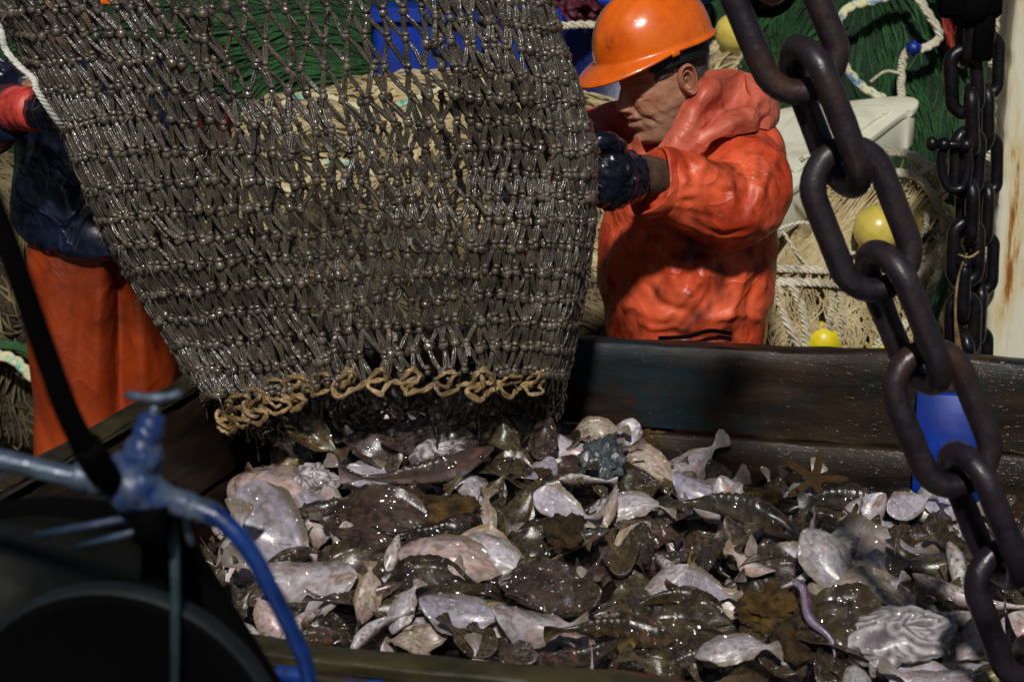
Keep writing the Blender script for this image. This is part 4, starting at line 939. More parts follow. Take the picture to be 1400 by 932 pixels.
def tube_loft(mb, cpts, radii, n=20, sides=20, sq=None):
    c = curve(cpts, n); r = np.interp(np.linspace(0, 1, n), np.linspace(0, 1, len(radii)), radii); mb.tubes(c, r[None], sides)
def ellipse_rows(mb, rows, n=40):
    """rows of (centre, rx, ry) -> closed loft (world axes)"""
    th = np.arange(n) / n * 2 * np.pi
    G = [np.array(c)[None] + np.stack([rx * np.cos(th), ry * np.sin(th), 0 * th], -1) for c, rx, ry in rows]
    o = len(rows) - 1; mb.grid(np.array(G), close_v=True, flip=(rows[-1][0][2] < rows[0][0][2]))
    G = np.array(G); a = [tuple(range(n))]; 
    mb.add(G[0], [tuple(range(n))] if rows[-1][0][2] < rows[0][0][2] else [tuple(range(n))[::-1]]); mb.add(G[-1], [tuple(range(n))[::-1]] if rows[-1][0][2] < rows[0][0][2] else [tuple(range(n))])
def row(px0, px1, py, Y, ry):
    a, b = P(px0, py, Y), P(px1, py, Y); return ((a + b) / 2, (b[0] - a[0]) / 2, ry)
def glove(parent, wrist, palm, knuckles, fingers, thumb, rp=.05, rf=.017, voxel=.0042, m=None, name='glove', seed=1):
    b = MB(); wrist, palm = np.array(wrist), np.array(palm)
    b.tubes(curve([wrist, (wrist + palm) / 2, palm], 8), np.linspace(rp * .95, rp, 8)[None], 14)
    b.blobs([palm, palm + (np.mean(knuckles, 0) - palm) * .5], [[rp, rp * .8, rp * 1.15], [rp * .85, rp * .7, rp * 1.15]], 14, 10, jit=0)
    for k, f in zip(knuckles, fingers): b.tubes(curve([palm + (np.array(k) - palm) * .3, k] + list(f), 16), np.linspace(rf * 1.25, rf * .85, 16)[None], 10); b.blobs([f[-1], k], [[rf * .85] * 3, [rf * 1.3] * 3], 8, 6, jit=0)
    b.tubes(curve(thumb, 14), np.linspace(rf * 1.5, rf * .95, 14)[None], 10); b.blobs([thumb[-1]], [[rf * .95] * 3], 8, 6, jit=0)
    V, N, F = remesh(b, voxel, 3, .5)
    V = V + N * (fbm(V * 28, seed, 3) * .0045 + np.abs(noise(V * np.array([60, 60, 90]), seed + 4)) * -.004)[:, None]
    o = MB(); o.add(V, F); return o.build(name, m or M['glove'], parent)

# ------------------------------------------------------------------ the worker in orange
W1 = thing('person', (.45, 4.85, 0), 'worker in orange oilskin jacket and orange hard hat gripping the net edge with dark gloves', 'person')
HM = head_matrix(P(842, 152, 4.70), rad(27), rad(18), rad(2), 1.16)
tr = [(P(932, 192, 4.86), .065, .07), (P(938, 218, 4.92), .07, .09), (P(950, 250, 4.90), .11, .13), (P(945, 330, 4.90), .12, .13), (P(938, 420, 4.90), .12, .13), (P(935, 500, 4.90), .12, .13), (P(935, 545, 4.90), .08, .10)]
G, col = head_grid(HM, tr)
b = MB(); b.grid(G, close_v=True, c=col, flip=False)
ear_mesh(b, HM, 1); ear_mesh(b, HM, -1)
for a_, b_ in (((985, 262, 4.70), (905, 250, 4.56)), ((870, 200, 5.02), (780, 215, 4.8))): b.tubes(curve([P(*a_), (P(*a_) + P(*b_)) / 2, P(*b_)], 10), np.linspace(.055, .035, 10)[None], 12)
body = b.build('body', M['skin'], W1)
hair(HM, W1); helmet(HM, W1)
# jacket
b = MB()
ellipse_rows(b, [row(880, 990, 168, 4.86, .10), row(862, 1030, 192, 4.87, .17), row(848, 1052, 222, 4.88, .20), row(832, 1062, 265, 4.88, .21), row(818, 1064, 320, 4.88, .215), row(818, 1060, 380, 4.88, .215), row(824, 1050, 430, 4.88, .21), row(832, 1046, 470, 4.88, .205), row(828, 1052, 500, 4.88, .215), row(826, 1060, 560, 4.88, .22)])
tube_loft(b, [P(1000, 205, 4.84), P(1018, 245, 4.73), P(1000, 282, 4.64), P(950, 268, 4.585), P(912, 252, 4.535), P(893, 248, 4.51)], [.095, .118, .112, .095, .085, .080], 24, 24)
tube_loft(b, [P(885, 190, 5.00), P(850, 190, 5.02), P(805, 195, 4.95), P(760, 215, 4.78), P(715, 240, 4.58)], [.10, .095, .085, .075, .07], 22, 20)
b.blobs([P(1040, 215, 4.86)], [[.07, .14, .09]], 16, 12, jit=0)
V, N, F = remesh(b, .0068, 9, .6)
N_ = N
wq = V + .04 * np.stack([noise(V * 7, 61), noise(V * 7, 62), noise(V * 7, 63)], -1)
Rq = np.array([[.75, 0, .66], [0, 1, 0], [-.66, 0, .75]]); lowf = -np.abs(noise((wq @ Rq) * np.array([4, 5, 9]), 5)) * .015 - np.abs(noise((wq @ Rq.T) * np.array([9, 9, 20]), 6)) * .0055 + .006 + fbm(V * 40, 8, 2) * .0008
V = V + N * lowf[:, None]
FOLDS = [([(915, 215), (925, 255), (905, 295)], -0.0066, 9), ([(900, 300), (880, 330), (850, 375)], 0.0099, 12), ([(878, 290), (930, 330), (1000, 345), (1050, 330)], -0.0165, 15), ([(915, 290), (960, 310), (1020, 305), (1052, 270)], 0.0110, 15),
         ([(965, 195), (1000, 240), (1035, 300)], -0.0055, 8), ([(985, 190), (1025, 230), (1048, 280)], 0.0066, 9), ([(930, 230), (960, 240), (985, 270)], -0.0055, 7), ([(945, 222), (975, 228), (1005, 250)], 0.0050, 7), ([(925, 275), (955, 285), (985, 310)], -0.0055, 8),
         ([(900, 345), (930, 400), (925, 445)], 0.0066, 12), ([(870, 350), (872, 400), (855, 450)], -0.0066, 9), ([(940, 350), (985, 400), (1010, 450)], 0.0077, 14), ([(1000, 360), (1005, 410), (985, 455)], -0.0072, 10), ([(1040, 330), (1045, 390), (1030, 450)], 0.0055, 9),
         ([(850, 410), (890, 432), (940, 436)], 0.0066, 9), ([(900, 452), (960, 462), (1010, 452)], -0.0077, 6), ([(845, 330), (835, 380), (845, 440)], 0.0055, 8), ([(830, 165), (850, 180), (870, 200)], -0.0055, 5), ([(835, 185), (860, 190), (885, 205)], 0.0044, 5), ([(1010, 200), (1050, 250), (1060, 310)], 0.0055, 9), ([(1022, 215), (1052, 265), (1055, 320)], -0.0044, 6),
         ([(955, 205), (960, 230), (950, 262)], 0.0050, 6)] + [([(900, 262), (925, 268), (960, 262)], .007, 5), ([(905, 275), (940, 282), (975, 292)], .008, 5), ([(985, 215), (1000, 250), (1002, 285)], .008, 5), ([(1005, 205), (1022, 240), (1026, 280)], -.007, 4), ([(1030, 205), (1050, 235), (1058, 270)], .007, 5), ([(1020, 290), (1040, 260), (1050, 225)], .009, 6),
  ([(945, 300), (985, 318), (1030, 310)], -.008, 5), ([(930, 205), (945, 225), (950, 250)], -.008, 4), ([(970, 250), (990, 262), (1015, 262)], -.007, 4), ([(880, 385), (905, 415), (945, 425)], -.009, 5), ([(960, 350), (950, 390), (905, 440)], .010, 6), ([(975, 350), (970, 400), (930, 450)], -.010, 5), ([(1015, 350), (1010, 400), (980, 460)], .010, 6), ([(1045, 350), (1030, 400), (1020, 440)], -.009, 5),
  ([(850, 320), (865, 345), (850, 390)], .009, 5), ([(830, 400), (840, 425), (835, 455)], -.008, 4), ([(870, 440), (900, 448), (930, 446)], .009, 4), ([(960, 440), (1000, 430), (1040, 436)], .010, 5), ([(860, 300), (880, 312), (905, 320)], -.010, 5), ([(905, 230), (900, 255), (908, 280)], .006, 4)]
V = fold_displace(V, N, FOLDS)
# diagonal chest creases in the shaded belly
px, py = projA(V); reg = sstep(340, 360, py) * np.clip(-N[:, 1] + .3, 0, 1); V = V + N * (reg * .0045 * np.sin((px * .8 + py * .35) / 6.5 + 2.2 * noise(V * 6, 3)))[:, None]
dirt = np.clip(fbm(V * 9, 31, 4) * 1.1 + .05, 0, 1) * .6 + .45 * np.clip(fbm(V * np.array([40, 40, 22]), 33, 3), 0, 1); cc = np.ones((len(V), 3)) * (1 - np.clip(dirt * 1.15, 0, .82))[:, None] * np.array([1.05, 1, 1])
jb = MB(); jb.add(V, F, c=cc); jk = jb.build('jacket', M['orange'], W1)
# cuff: open sleeve end, seen as a ring with a dark inside
ca, cb = P(898, 250, 4.515), P(880, 247, 4.49); ax = Vector(cb - ca).normalized(); up_ = Vector((0, 0, 1)); up_ = (up_ - ax * up_.dot(ax)).normalized(); sd_ = ax.cross(up_)
th = np.arange(48) / 48 * 2 * np.pi; G = []
for o_, r in ((-.03, .080), (-.012, .084), (.008, .083), (.022, .080), (.026, .077), (.02, .072), (0, .068), (-.05, .055)):
    G.append([np.array(ca) + np.array(ax) * (o_ + .006 * math.sin(3 * a + 1) - .012 * math.sin(a)) + (np.array(up_) * math.sin(a) * r * 1.02 + np.array(sd_) * math.cos(a) * r * .85) * (1 + .035 * math.sin(4 * a)) for a in th])
b = MB(); b.grid(np.array(G), close_v=True, c=np.ones((8, 48, 3)) * .9, flip=True); b.build('sleeve_cuff', M['orange'], jk).matrix_parent_inverse = Matrix.Translation(-Vector(W1.location)) if False else Matrix()
# inner sleeve and glove
b = MB(); b.tubes(curve([P(920, 248, 4.55), P(885, 241, 4.49), P(855, 238, 4.455)], 14), np.array([.046, .048, .047, .047, .047, .046, .047, .047, .046, .046, .047, .046, .046, .046])[None], 24); V_, f_ = b.arrays(); V_ = V_ + fbm(V_ * 40, 4, 2)[:, None] * .002
b = MB(); b.add(V_, f_); b.build('wool_cuff', M['cuffbrown'], W1)
kn_ = [P(812, 208 + i * 17, 4.36 + .006 * i) for i in range(4)]
fg = [[P(798 - i, 214 + i * 17, 4.385), P(800, 220 + i * 16, 4.43), P(812, 222 + i * 15, 4.45)] for i in range(4)]
glove(W1, P(862, 242, 4.46), P(837, 243, 4.41), kn_, fg, [P(845, 205, 4.40), P(828, 196, 4.36), P(808, 202, 4.345), P(795, 212, 4.36)], rp=.066, rf=.0175)
# far glove, behind the net
kn_ = [P(690, 222 + i * 15, 4.50) for i in range(4)]; fg = [[P(676, 224 + i * 15, 4.46), P(672, 226 + i * 15, 4.43), P(682, 228 + i * 14, 4.42)] for i in range(4)]
glove(W1, P(722, 246, 4.60), P(708, 244, 4.55), kn_, fg, [P(712, 222, 4.54), P(698, 210, 4.50), P(684, 212, 4.46)], rp=.046, rf=.0145, voxel=.006)
# hood lying open behind the neck, and collar round the chin
def sheet(name, rows_, parent, m, th_=.006, nu=60, nv=40, amp=.006, seed=0, thick=True):
    R1 = [curve(np.array([P(*q) for q in r]), nv) for r in rows_]; G = np.array([curve(np.array([R1[i][j] for i in range(len(R1))]), nu) for j in range(nv)]).transpose(1, 0, 2)
    du = np.gradient(G, axis=0); dv = np.gradient(G, axis=1); n = np.cross(du, dv); n /= np.linalg.norm(n, axis=2, keepdims=True) + 1e-9
    G = G + n * ((np.abs(noise(G * np.array([13, 13, 16]), seed)) * 1.6 + .5 * np.abs(noise(G * 30, seed + 9)) - .5) * amp)[..., None]
    cc = np.ones(G.shape) * (1 - .5 * np.clip(fbm(G * 13, seed + 3, 3), 0, 1))[..., None] * np.array([1.0, .95, .95])
    b = MB(); b.grid(G, c=cc); b.grid(G - n * th_, c=cc, flip=True)
    for (p, q) in ((G[0], (G - n * th_)[0]), ((G - n * th_)[-1], G[-1])): b.grid(np.stack([p, q]), c=np.ones((2, nv, 3)) * .8)
    for (p, q) in ((G[:, 0], (G - n * th_)[:, 0]), ((G - n * th_)[:, -1], G[:, -1])): b.grid(np.stack([p, q]), c=np.ones((2, nu, 3)) * .8, flip=True)
    return b.build(name, m, parent)
HOODM = mat('salmon_faded_oilskin', [(.2, '#7c2a1a'), (.42, '#c05a42'), (.6, '#d9745a'), (.85, '#e08a70')], 7, .5, .12, .35, 40, .003, crinkle=(9, 7), vcol=True, detail=9)
hood_rows = [
 [(958, 100, 4.74), (945, 130, 4.70), (925, 165, 4.67), (905, 195, 4.66), (893, 222, 4.66)],
 [(985, 97, 4.78), (972, 125, 4.69), (945, 165, 4.645), (925, 200, 4.63), (905, 228, 4.64)],
 [(1020, 100, 4.84), (1003, 135, 4.81), (975, 165, 4.71), (948, 198, 4.63), (930, 228, 4.63)],
 [(1048, 122, 4.83), (1028, 150, 4.73), (1000, 168, 4.67), (968, 190, 4.65), (948, 215, 4.65)],
 [(1058, 150, 4.88), (1045, 172, 4.78), (1018, 180, 4.71), (985, 185, 4.68), (962, 200, 4.68)]]
sheet('hood', hood_rows, W1, HOODM, amp=.014, seed=4)
sheet('hood_lining', [[(958, 98, 4.76), (955, 110, 4.80), (950, 125, 4.84)], [(1000, 96, 4.82), (1000, 118, 4.88), (995, 140, 4.92)], [(1040, 112, 4.88), (1035, 135, 4.94), (1020, 155, 4.96)], [(1060, 148, 4.88), (1050, 165, 4.95), (1030, 175, 4.98)]], W1, HOODM, amp=.006, seed=6)
sheet('hood_rim', [[(1018, 100, 4.84), (1022, 118, 4.80), (1030, 150, 4.78), (1035, 175, 4.78)], [(1050, 115, 4.87), (1056, 140, 4.84), (1060, 158, 4.84), (1050, 178, 4.80)], [(1062, 140, 4.92), (1064, 155, 4.92), (1060, 170, 4.92), (1048, 182, 4.86)]], W1, HOODM, amp=.004, seed=7)
sheet('collar', [[(872, 185, 4.72), (880, 205, 4.68), (896, 218, 4.66), (915, 222, 4.65)], [(862, 195, 4.74), (872, 215, 4.68), (890, 230, 4.64), (915, 236, 4.63)], [(850, 205, 4.78), (862, 225, 4.70), (885, 242, 4.66), (915, 250, 4.65)]], W1, HOODM, amp=.004, seed=8)
# dark cord at the hem and trousers below
b = MB(); b.tubes(curve([P(900, 462, 4.655), P(940, 460, 4.645), P(970, 452, 4.65), (P(1000, 456, 4.67))], 24), .005, 8); b.build('waist_cord', M['black'], W1)
b = MB()
ellipse_rows(b, [row(830, 1050, 520, 4.88, .19), row(832, 1048, 620, 4.9, .19), row(836, 1040, 680, 4.9, .17)])
for k in (-1, 1): tube_loft(b, [(.47 + .09 * k, 4.95, .62), (.45 + .10 * k, 4.94, .40), (.44 + .11 * k, 4.98, .13)], [.12, .095, .085], 14, 16)
V, N, F = remesh(b, .016, 6); jb = MB(); jb.add(V + N * (fbm(V * 9, 4, 2) * .012)[:, None], F); jb.build('trousers', M['trouser'], W1)
def boot(parent, x, y, heading=rad(180)):
    d_ = np.array([math.cos(heading), math.sin(heading), 0]); b = MB()
    b.tubes(curve([(x, y, .24), (x, y, .12), (x, y, .06)], 8), np.linspace(.072, .062, 8)[None], 16); b.blobs([np.array([x, y, .045]) + d_ * .06, np.array([x, y, .04]) + d_ * .13], [[.09, .05, .045], [.06, .05, .038]], 14, 10, jit=0)
    V, N, F = remesh(b, .008, 3); V[:, 2] = np.maximum(V[:, 2], .004); q = MB(); q.add(V, F); q.build('boot', M['glove'], parent)
for k in (-1, 1): boot(W1, .44 + .11 * k, 4.98)

# ------------------------------------------------------------------ second worker, mostly hidden by the net
W2 = thing('person', (-1.08, 5.05, 0), 'second worker in navy smock and orange trousers standing at the left behind the net', 'person')
HM2 = head_matrix(P(128, 32, 4.92), rad(140), rad(22), 0, 1.1)
tr = [(P(105, 75, 5.02), .07, .07), (P(105, 95, 5.04), .11, .13), (P(110, 150, 5.05), .12, .15), (P(120, 260, 5.05), .12, .15), (P(130, 340, 5.05), .12, .16), (P(130, 400, 5.05), .06, .08)]
G, col = head_grid(HM2, tr, nz=60, nth=64); b = MB(); b.grid(G, close_v=True, c=col); ear_mesh(b, HM2, 1); ear_mesh(b, HM2, -1)
b.tubes(curve([P(60, 110, 4.98), P(40, 140, 4.9)], 8), .04, 10)
b.build('body', M['skin'], W2); hair(HM2, W2); helmet(HM2, W2, M['helmet'])
b = MB()
ellipse_rows(b, [row(60, 150, 72, 5.04, .10), row(20, 195, 95, 5.05, .16), row(15, 215, 140, 5.05, .18), row(18, 235, 200, 5.05, .19), row(12, 255, 260, 5.05, .20), row(12, 262, 290, 5.05, .205), row(30, 262, 318, 5.05, .205), row(60, 255, 330, 5.05, .19)])
tube_loft(b, [P(15, 100, 5.0), P(-28, 150, 4.92), P(-12, 172, 4.78), P(10, 150, 4.66)], [.085, .085, .075, .07], 20, 18)
tube_loft(b, [P(195, 110, 5.02), P(240, 150, 4.95), P(262, 170, 4.75), P(275, 172, 4.62)], [.085, .08, .07, .06], 20, 18)
V, N, F = remesh(b, .011, 8)
V = V + N * (np.abs(noise(V * np.array([8, 8, 5]), 15)) * .03 + np.abs(noise(V * 18, 16)) * .008 - .012)[:, None]
V = fold_displace(V, N, [([(60, 205), (90, 260), (100, 315)], .014, 9), ([(40, 225), (45, 270), (35, 300)], -.012, 8), ([(110, 210), (140, 270), (150, 325)], -.014, 9), ([(80, 200), (130, 225), (180, 260)], .012, 8), ([(170, 240), (190, 290), (200, 330)], .012, 9)])
q = MB(); q.add(V, F); q.build('smock', M['navy'], W2)
for nm, mm, a_, b_, r in (('maroon_cuff', 'maroon', (2, 150, 4.70), (24, 148, 4.63), .056), ('rubber_cuff', 'redcuff', (22, 148, 4.64), (52, 150, 4.56), .050)):
    b = MB(); c_ = curve([P(*a_), (P(*a_) + P(*b_)) / 2, P(*b_)], 12); b.tubes(c_, (r * (1 + .05 * np.sin(np.arange(12) * 1.6)))[None], 22); b.build(nm, M[mm], W2)
kn_ = [P(72, 138 + i * 12, 4.50) for i in range(4)]; fg = [[P(86, 140 + i * 12, 4.47), P(92, 146 + i * 11, 4.44), P(86, 150 + i * 10, 4.42)] for i in range(4)]
glove(W2, P(46, 150, 4.57), P(60, 152, 4.54), kn_, fg, [P(58, 134, 4.52), P(70, 128, 4.49), P(82, 132, 4.46)], rp=.042, rf=.014, voxel=.006)
kn_ = [P(296, 155 + i * 12, 4.50) for i in range(4)]; fg = [[P(308, 158 + i * 12, 4.46), P(312, 162 + i * 11, 4.42), P(304, 164 + i * 10, 4.41)] for i in range(4)]
glove(W2, P(272, 170, 4.62), P(284, 168, 4.56), kn_, fg, [P(282, 150, 4.54), P(294, 142, 4.50), P(304, 146, 4.46)], rp=.042, rf=.014, voxel=.006, m=M['redcuff'])
b = MB()
ellipse_rows(b, [row(42, 240, 312, 5.05, .17), row(40, 248, 360, 5.06, .175), row(42, 250, 430, 5.08, .17), row(44, 250, 520, 5.09, .165), row(46, 250, 600, 5.1, .16), row(50, 248, 660, 5.1, .14)])
for (x0, x1) in ((45, 150), (150, 250)):
    rr = [row(x0, x1, y, 5.08, .105 - .0001 * (y - 400)) for y in (600, 680, 760, 850)]; ellipse_rows(b, [((r[0][0] + (.0), r[0][1], max(.12, r[0][2])), r[1] * .97, r[2]) for r in rr])
V, N, F = remesh(b, .012, 6)
V = V + N * (np.abs(noise(V * np.array([7, 7, 2.5]), 25)) * .022 - .006)[:, None]
V = fold_displace(V, N, [([(165, 335), (168, 430), (166, 600)], -.075, 15), ([(186, 350), (190, 430), (200, 560)], .012, 8), ([(140, 350), (136, 430), (130, 560)], .010, 8), ([(110, 360), (108, 460), (100, 560)], -.012, 10), ([(70, 350), (75, 450), (85, 550)], .012, 12), ([(215, 420), (222, 470), (230, 520)], -.01, 8)])
q = MB(); q.add(V, F); q.build('trousers', M['trouser'], W2)
boot(W2, P(97, 850, 5.1)[0], 5.12, rad(-60)); boot(W2, P(200, 850, 5.1)[0], 5.12, rad(-60))
# ================================================================== BACKGROUND
def heap(name, c, R, mats, label, cat, n_str=900, seed=0, flow=(1, .2, 0), th_=.004, rope=None, lump=.16, parts=(), K=14, step=.055, lay=.02, zmin=-.15, bundles=0, n_knot=0, group='net heaps on the deck behind the bin', wild=1.0):
    """a heap of netting: a lumpy dark body wrapped in many draped strands"""
    rg = np.random.default_rng(seed); c = np.array(c, float); R = np.array(R, float)
    def surf(dv, off=0): 
        dv = dv / (np.linalg.norm(dv, axis=-1, keepdims=True) + 1e-9)
        r = 1 + lump * fbm(dv * 2.6, seed, 2) + .05 * noise(dv * 8, seed + 2); return c + dv * R * (r + off)[..., None]
    t = thing(name, (c[0], c[1], 0), label, cat, group)
    nu, nv = 72, 36; u = np.linspace(0, 2 * np.pi, nu, endpoint=False)[:, None] * np.ones((1, nv)); v = np.linspace(.02, np.pi * .98, nv)[None] * np.ones((nu, 1))
    d_ = np.stack([np.sin(v) * np.cos(u), np.sin(v) * np.sin(u), np.cos(v)], -1); G = surf(d_); G[..., 2] = np.maximum(G[..., 2], .01)
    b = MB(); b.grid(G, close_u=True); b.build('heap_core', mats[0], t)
    # strands on the side toward the viewer
    d0 = rg.normal(size=(n_str * 3, 3)); d0 /= np.linalg.norm(d0, axis=1, keepdims=True); d0 = d0[(d0[:, 1] < .35) & (d0[:, 2] > -.55)][:n_str]
    p = d0.copy(); path = []; fl = np.array(flow, float); off = rg.uniform(-.005, lay, len(p)); ang = rg.normal(0, .35 * wild, len(p))
    for k in range(K):
        path.append(surf(p, off + .012 * np.sin(k * 1.3 + ang * 9)))
        fn = fl + 1.1 * wild * np.stack([noise(p * 1.8, seed + 40), noise(p * 1.8, seed + 41), noise(p * 1.8, seed + 42)], -1)
        tn = fn - p * np.sum(fn * p, 1, keepdims=True); tn /= np.linalg.norm(tn, axis=1, keepdims=True) + 1e-9; bn = np.cross(p, tn)
        a = ang + .9 * noise(p * 5, seed + 50); p = p + step * (tn * np.cos(a)[:, None] + bn * np.sin(a)[:, None]); p /= np.linalg.norm(p, axis=1, keepdims=True)
    path = np.array(path).transpose(1, 0, 2); path[..., 2] = np.maximum(path[..., 2], .01)
    b = MB(); b.tubes(path, rg.uniform(.6, 1.3, len(path)) * th_, 4, caps=False)
    if n_knot: b.blobs(path[rg.integers(0, len(path), n_knot), rg.integers(0, K, n_knot)], th_ * 2.4, 6, 4, jit=.25)
    b.build('loose_twine', mats[1], t)
    return t, surf
def rope_part(parent, pts, r, m, name='rope', n=60, lay_=True):
    c_ = curve([P(*q) for q in pts], n); b = MB()
    if lay_:
        L_ = np.sum(np.linalg.norm(np.diff(c_, axis=0), axis=1)); a = np.linspace(0, L_ / (r * 7) * 2 * np.pi, n)
        for k in range(3): b.tubes(c_ + np.stack([np.cos(a + k * 2.094), .6 * np.sin(a + k * 2.094), np.sin(a + k * 2.094)], 1) * r * .45, r * .62, 7)
    else: b.tubes(c_, r, 10)
    return b.build(name, m, parent)
# cream heap behind the net and the worker
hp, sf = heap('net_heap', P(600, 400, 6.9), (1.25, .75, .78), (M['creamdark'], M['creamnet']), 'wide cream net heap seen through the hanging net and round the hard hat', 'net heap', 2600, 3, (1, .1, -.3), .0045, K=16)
rope_part(hp, [(745, 38, 6.15), (800, 34, 6.12), (850, 40, 6.1), (900, 60, 6.1)], .012, M['bgrope'])
rope_part(hp, [(345, 160, 6.1), (430, 130, 6.1), (520, 150, 6.08), (640, 110, 6.1), (700, 130, 6.1)], .010, M['tealrope'])
rope_part(hp, [(320, 230, 6.1), (400, 260, 6.1), (450, 220, 6.08), (520, 240, 6.1)], .010, M['tealrope'])
h2, sf = heap('net_heap', P(1000, 190, 7.7), (.46, .45, .66), (M['creamdark'], M['creamnet']), 'cream net heap rising behind the hood of the orange worker', 'net heap', 1100, 5, (1, 0, .7), .0042, K=14)
h3, sf = heap('net_heap', P(1180, 440, 5.75), (.42, .36, .41), (M['creamdark'], M['creamnet']), 'tangled cream net heap with thick rope bundles between the worker and the rusty post', 'net heap', 1500, 8, (.8, 0, .7), .0038, K=14, step=.07)
for q in ([(1050, 366, 5.34), (1110, 368, 5.32), (1170, 372, 5.32), (1240, 380, 5.33), (1290, 350, 5.34), (1330, 290, 5.36)], [(1045, 385, 5.33), (1110, 386, 5.3), (1170, 390, 5.3), (1235, 395, 5.32), (1290, 330, 5.36), (1340, 250, 5.4)],
          [(1055, 395, 5.32), (1050, 430, 5.32), (1062, 470, 5.32), (1066, 510, 5.34)], [(1062, 385, 5.31), (1072, 430, 5.29), (1090, 470, 5.29), (1100, 510, 5.3)], [(1080, 385, 5.31), (1098, 425, 5.29), (1102, 462, 5.29), (1098, 505, 5.3)],
          [(1138, 400, 5.3), (1135, 440, 5.29), (1132, 480, 5.3), (1130, 520, 5.3)], [(1150, 402, 5.3), (1152, 440, 5.29), (1143, 480, 5.3), (1140, 520, 5.3)], [(1195, 500, 5.28), (1215, 470, 5.27), (1240, 440, 5.28), (1262, 400, 5.3)], [(1180, 500, 5.28), (1205, 462, 5.27), (1225, 430, 5.28)],
          [(1150, 262, 5.42), (1180, 222, 5.40), (1225, 208, 5.40), (1270, 225, 5.40), (1292, 265, 5.40)], [(1160, 290, 5.40), (1200, 245, 5.37), (1250, 240, 5.37), (1285, 285, 5.37), (1292, 320, 5.37)], [(1255, 460, 5.26), (1272, 400, 5.26), (1292, 350, 5.28), (1312, 300, 5.32)]):
    rope_part(h3, q, .0125, M['bgrope'])
b = MB(); rg = np.random.default_rng(5); st = []
for k in range(170):
    x0 = rg.uniform(1045, 1290); y0 = rg.uniform(370, 400); st.append(curve([P(x0, y0, 5.32), P(x0 + rg.normal(0, 14), y0 + 35, 5.29), P(x0 + rg.normal(0, 22), y0 + 75, 5.29), P(x0 + rg.normal(0, 26), y0 + 125, 5.31)], 14))
for k in range(150):
    x0 = rg.uniform(1050, 1180); st.append(curve([P(x0, 372 + rg.normal(0, 5), 5.36), P(x0 + 40, 340 + rg.normal(0, 8), 5.36), P(x0 + 90, 290 + rg.normal(0, 14), 5.37), P(x0 + 120, 255 + rg.normal(0, 16), 5.4)], 14))
b.tubes(np.array(st), .0035, 4, caps=False); b.build('hanging_twine', M['creamnet'], h3)
h4, sf = heap('net_heap', P(10, 430, 6.1), (.42, .45, .50), (M['shadecore'], M['shadenet']), 'net heap far left beside the orange trousers, its colour darkened to stand for shade', 'net heap', 1100, 11, (.5, 0, -1), .0042)
rope_part(h4, [(-20, 480, 5.60), (20, 492, 5.58), (45, 515, 5.57), (75, 525, 5.6)], .016, M['tealrope']); rope_part(h4, [(-20, 470, 5.62), (30, 475, 5.6), (70, 500, 5.6)], .014, M['greenstrand'], 'green_rope')
h5, sf = heap('net_heap', P(500, 505, 6.0), (.85, .33, .47), (M['shadecore'], M['shadenet']), 'low dark brown net heap on the deck right behind the bin, under the cream one', 'net heap', 900, 21, (1, 0, -.3), .0042)  # added heap, coloured dark so less brightness shows through the lower meshes
rg = np.random.default_rng(31)
for k in range(9):
    cx, cy = rg.uniform(1070, 1290), rg.uniform(235, 455); rx, ry = rg.uniform(18, 60), rg.uniform(12, 38); a0 = rg.uniform(0, 6.28); n_ = 8; tl = rg.uniform(-.6, .6)
    rope_part(h3, [(cx + rx * math.cos(a0 + i * .62) * (1 + .2 * math.sin(i * 2.1 + k)) , cy + ry * math.sin(a0 + i * .62) + tl * rx * math.cos(a0 + i * .62) + rg.normal(0, 3), 5.33 + .0003 * (440 - cy) + rg.normal(0, .006)) for i in range(n_)], rg.uniform(.005, .0095), M['bgrope'], 'rope', 70)
# green heaps
g1, sf = heap('green_net_heap', P(1205, 170, 7.3), (.52, .5, .80), (M['greennet'], M['greenstrand']), 'tall dark green net heap behind the cream box lid, with pale ropes looped over it', 'net heap', 1800, 14, (.2, 0, -1), .0035, lump=.10, n_knot=0, wild=.6)
rope_part(g1, [(1250, -15, 6.78), (1200, 0, 6.76), (1160, 12, 6.74), (1143, 42, 6.72), (1150, 80, 6.72), (1175, 115, 6.72), (1212, 138, 6.7)], .016, M['yellowrope'])
rope_part(g1, [(1250, -10, 6.76), (1270, 20, 6.74), (1285, 50, 6.74), (1265, 66, 6.73), (1240, 72, 6.72), (1233, 95, 6.72), (1232, 140, 6.70)], .015, M['bgrope'])
rope_part(g1, [(1190, 112, 6.70), (1210, 98, 6.70), (1230, 100, 6.70)], .005, M['bgrope'], 'cord', 30)
b = MB(); b.blobs([P(1250, 66, 6.70)], [[.022, .02, .024]], 8, 6, jit=.25); b.build('blue_tie', M['bluepaint'], g1)
g2, sf = heap('green_net_heap', P(300, 120, 7.6), (1.0, .4, .62), (M['greennet'], M['greenstrand']), 'low dark green net heap far back at the left, seen through the meshes', 'net heap', 700, 15, (1, 0, 0), .005, wild=.6)
g3, sf = heap('green_net_heap', P(985, 40, 7.6), (.2, .2, .36), (M['greennet'], M['greenstrand']), 'small green net bundle just right of the hard hat behind the cream heap', 'net heap', 300, 16, (0, 0, -1), .004)
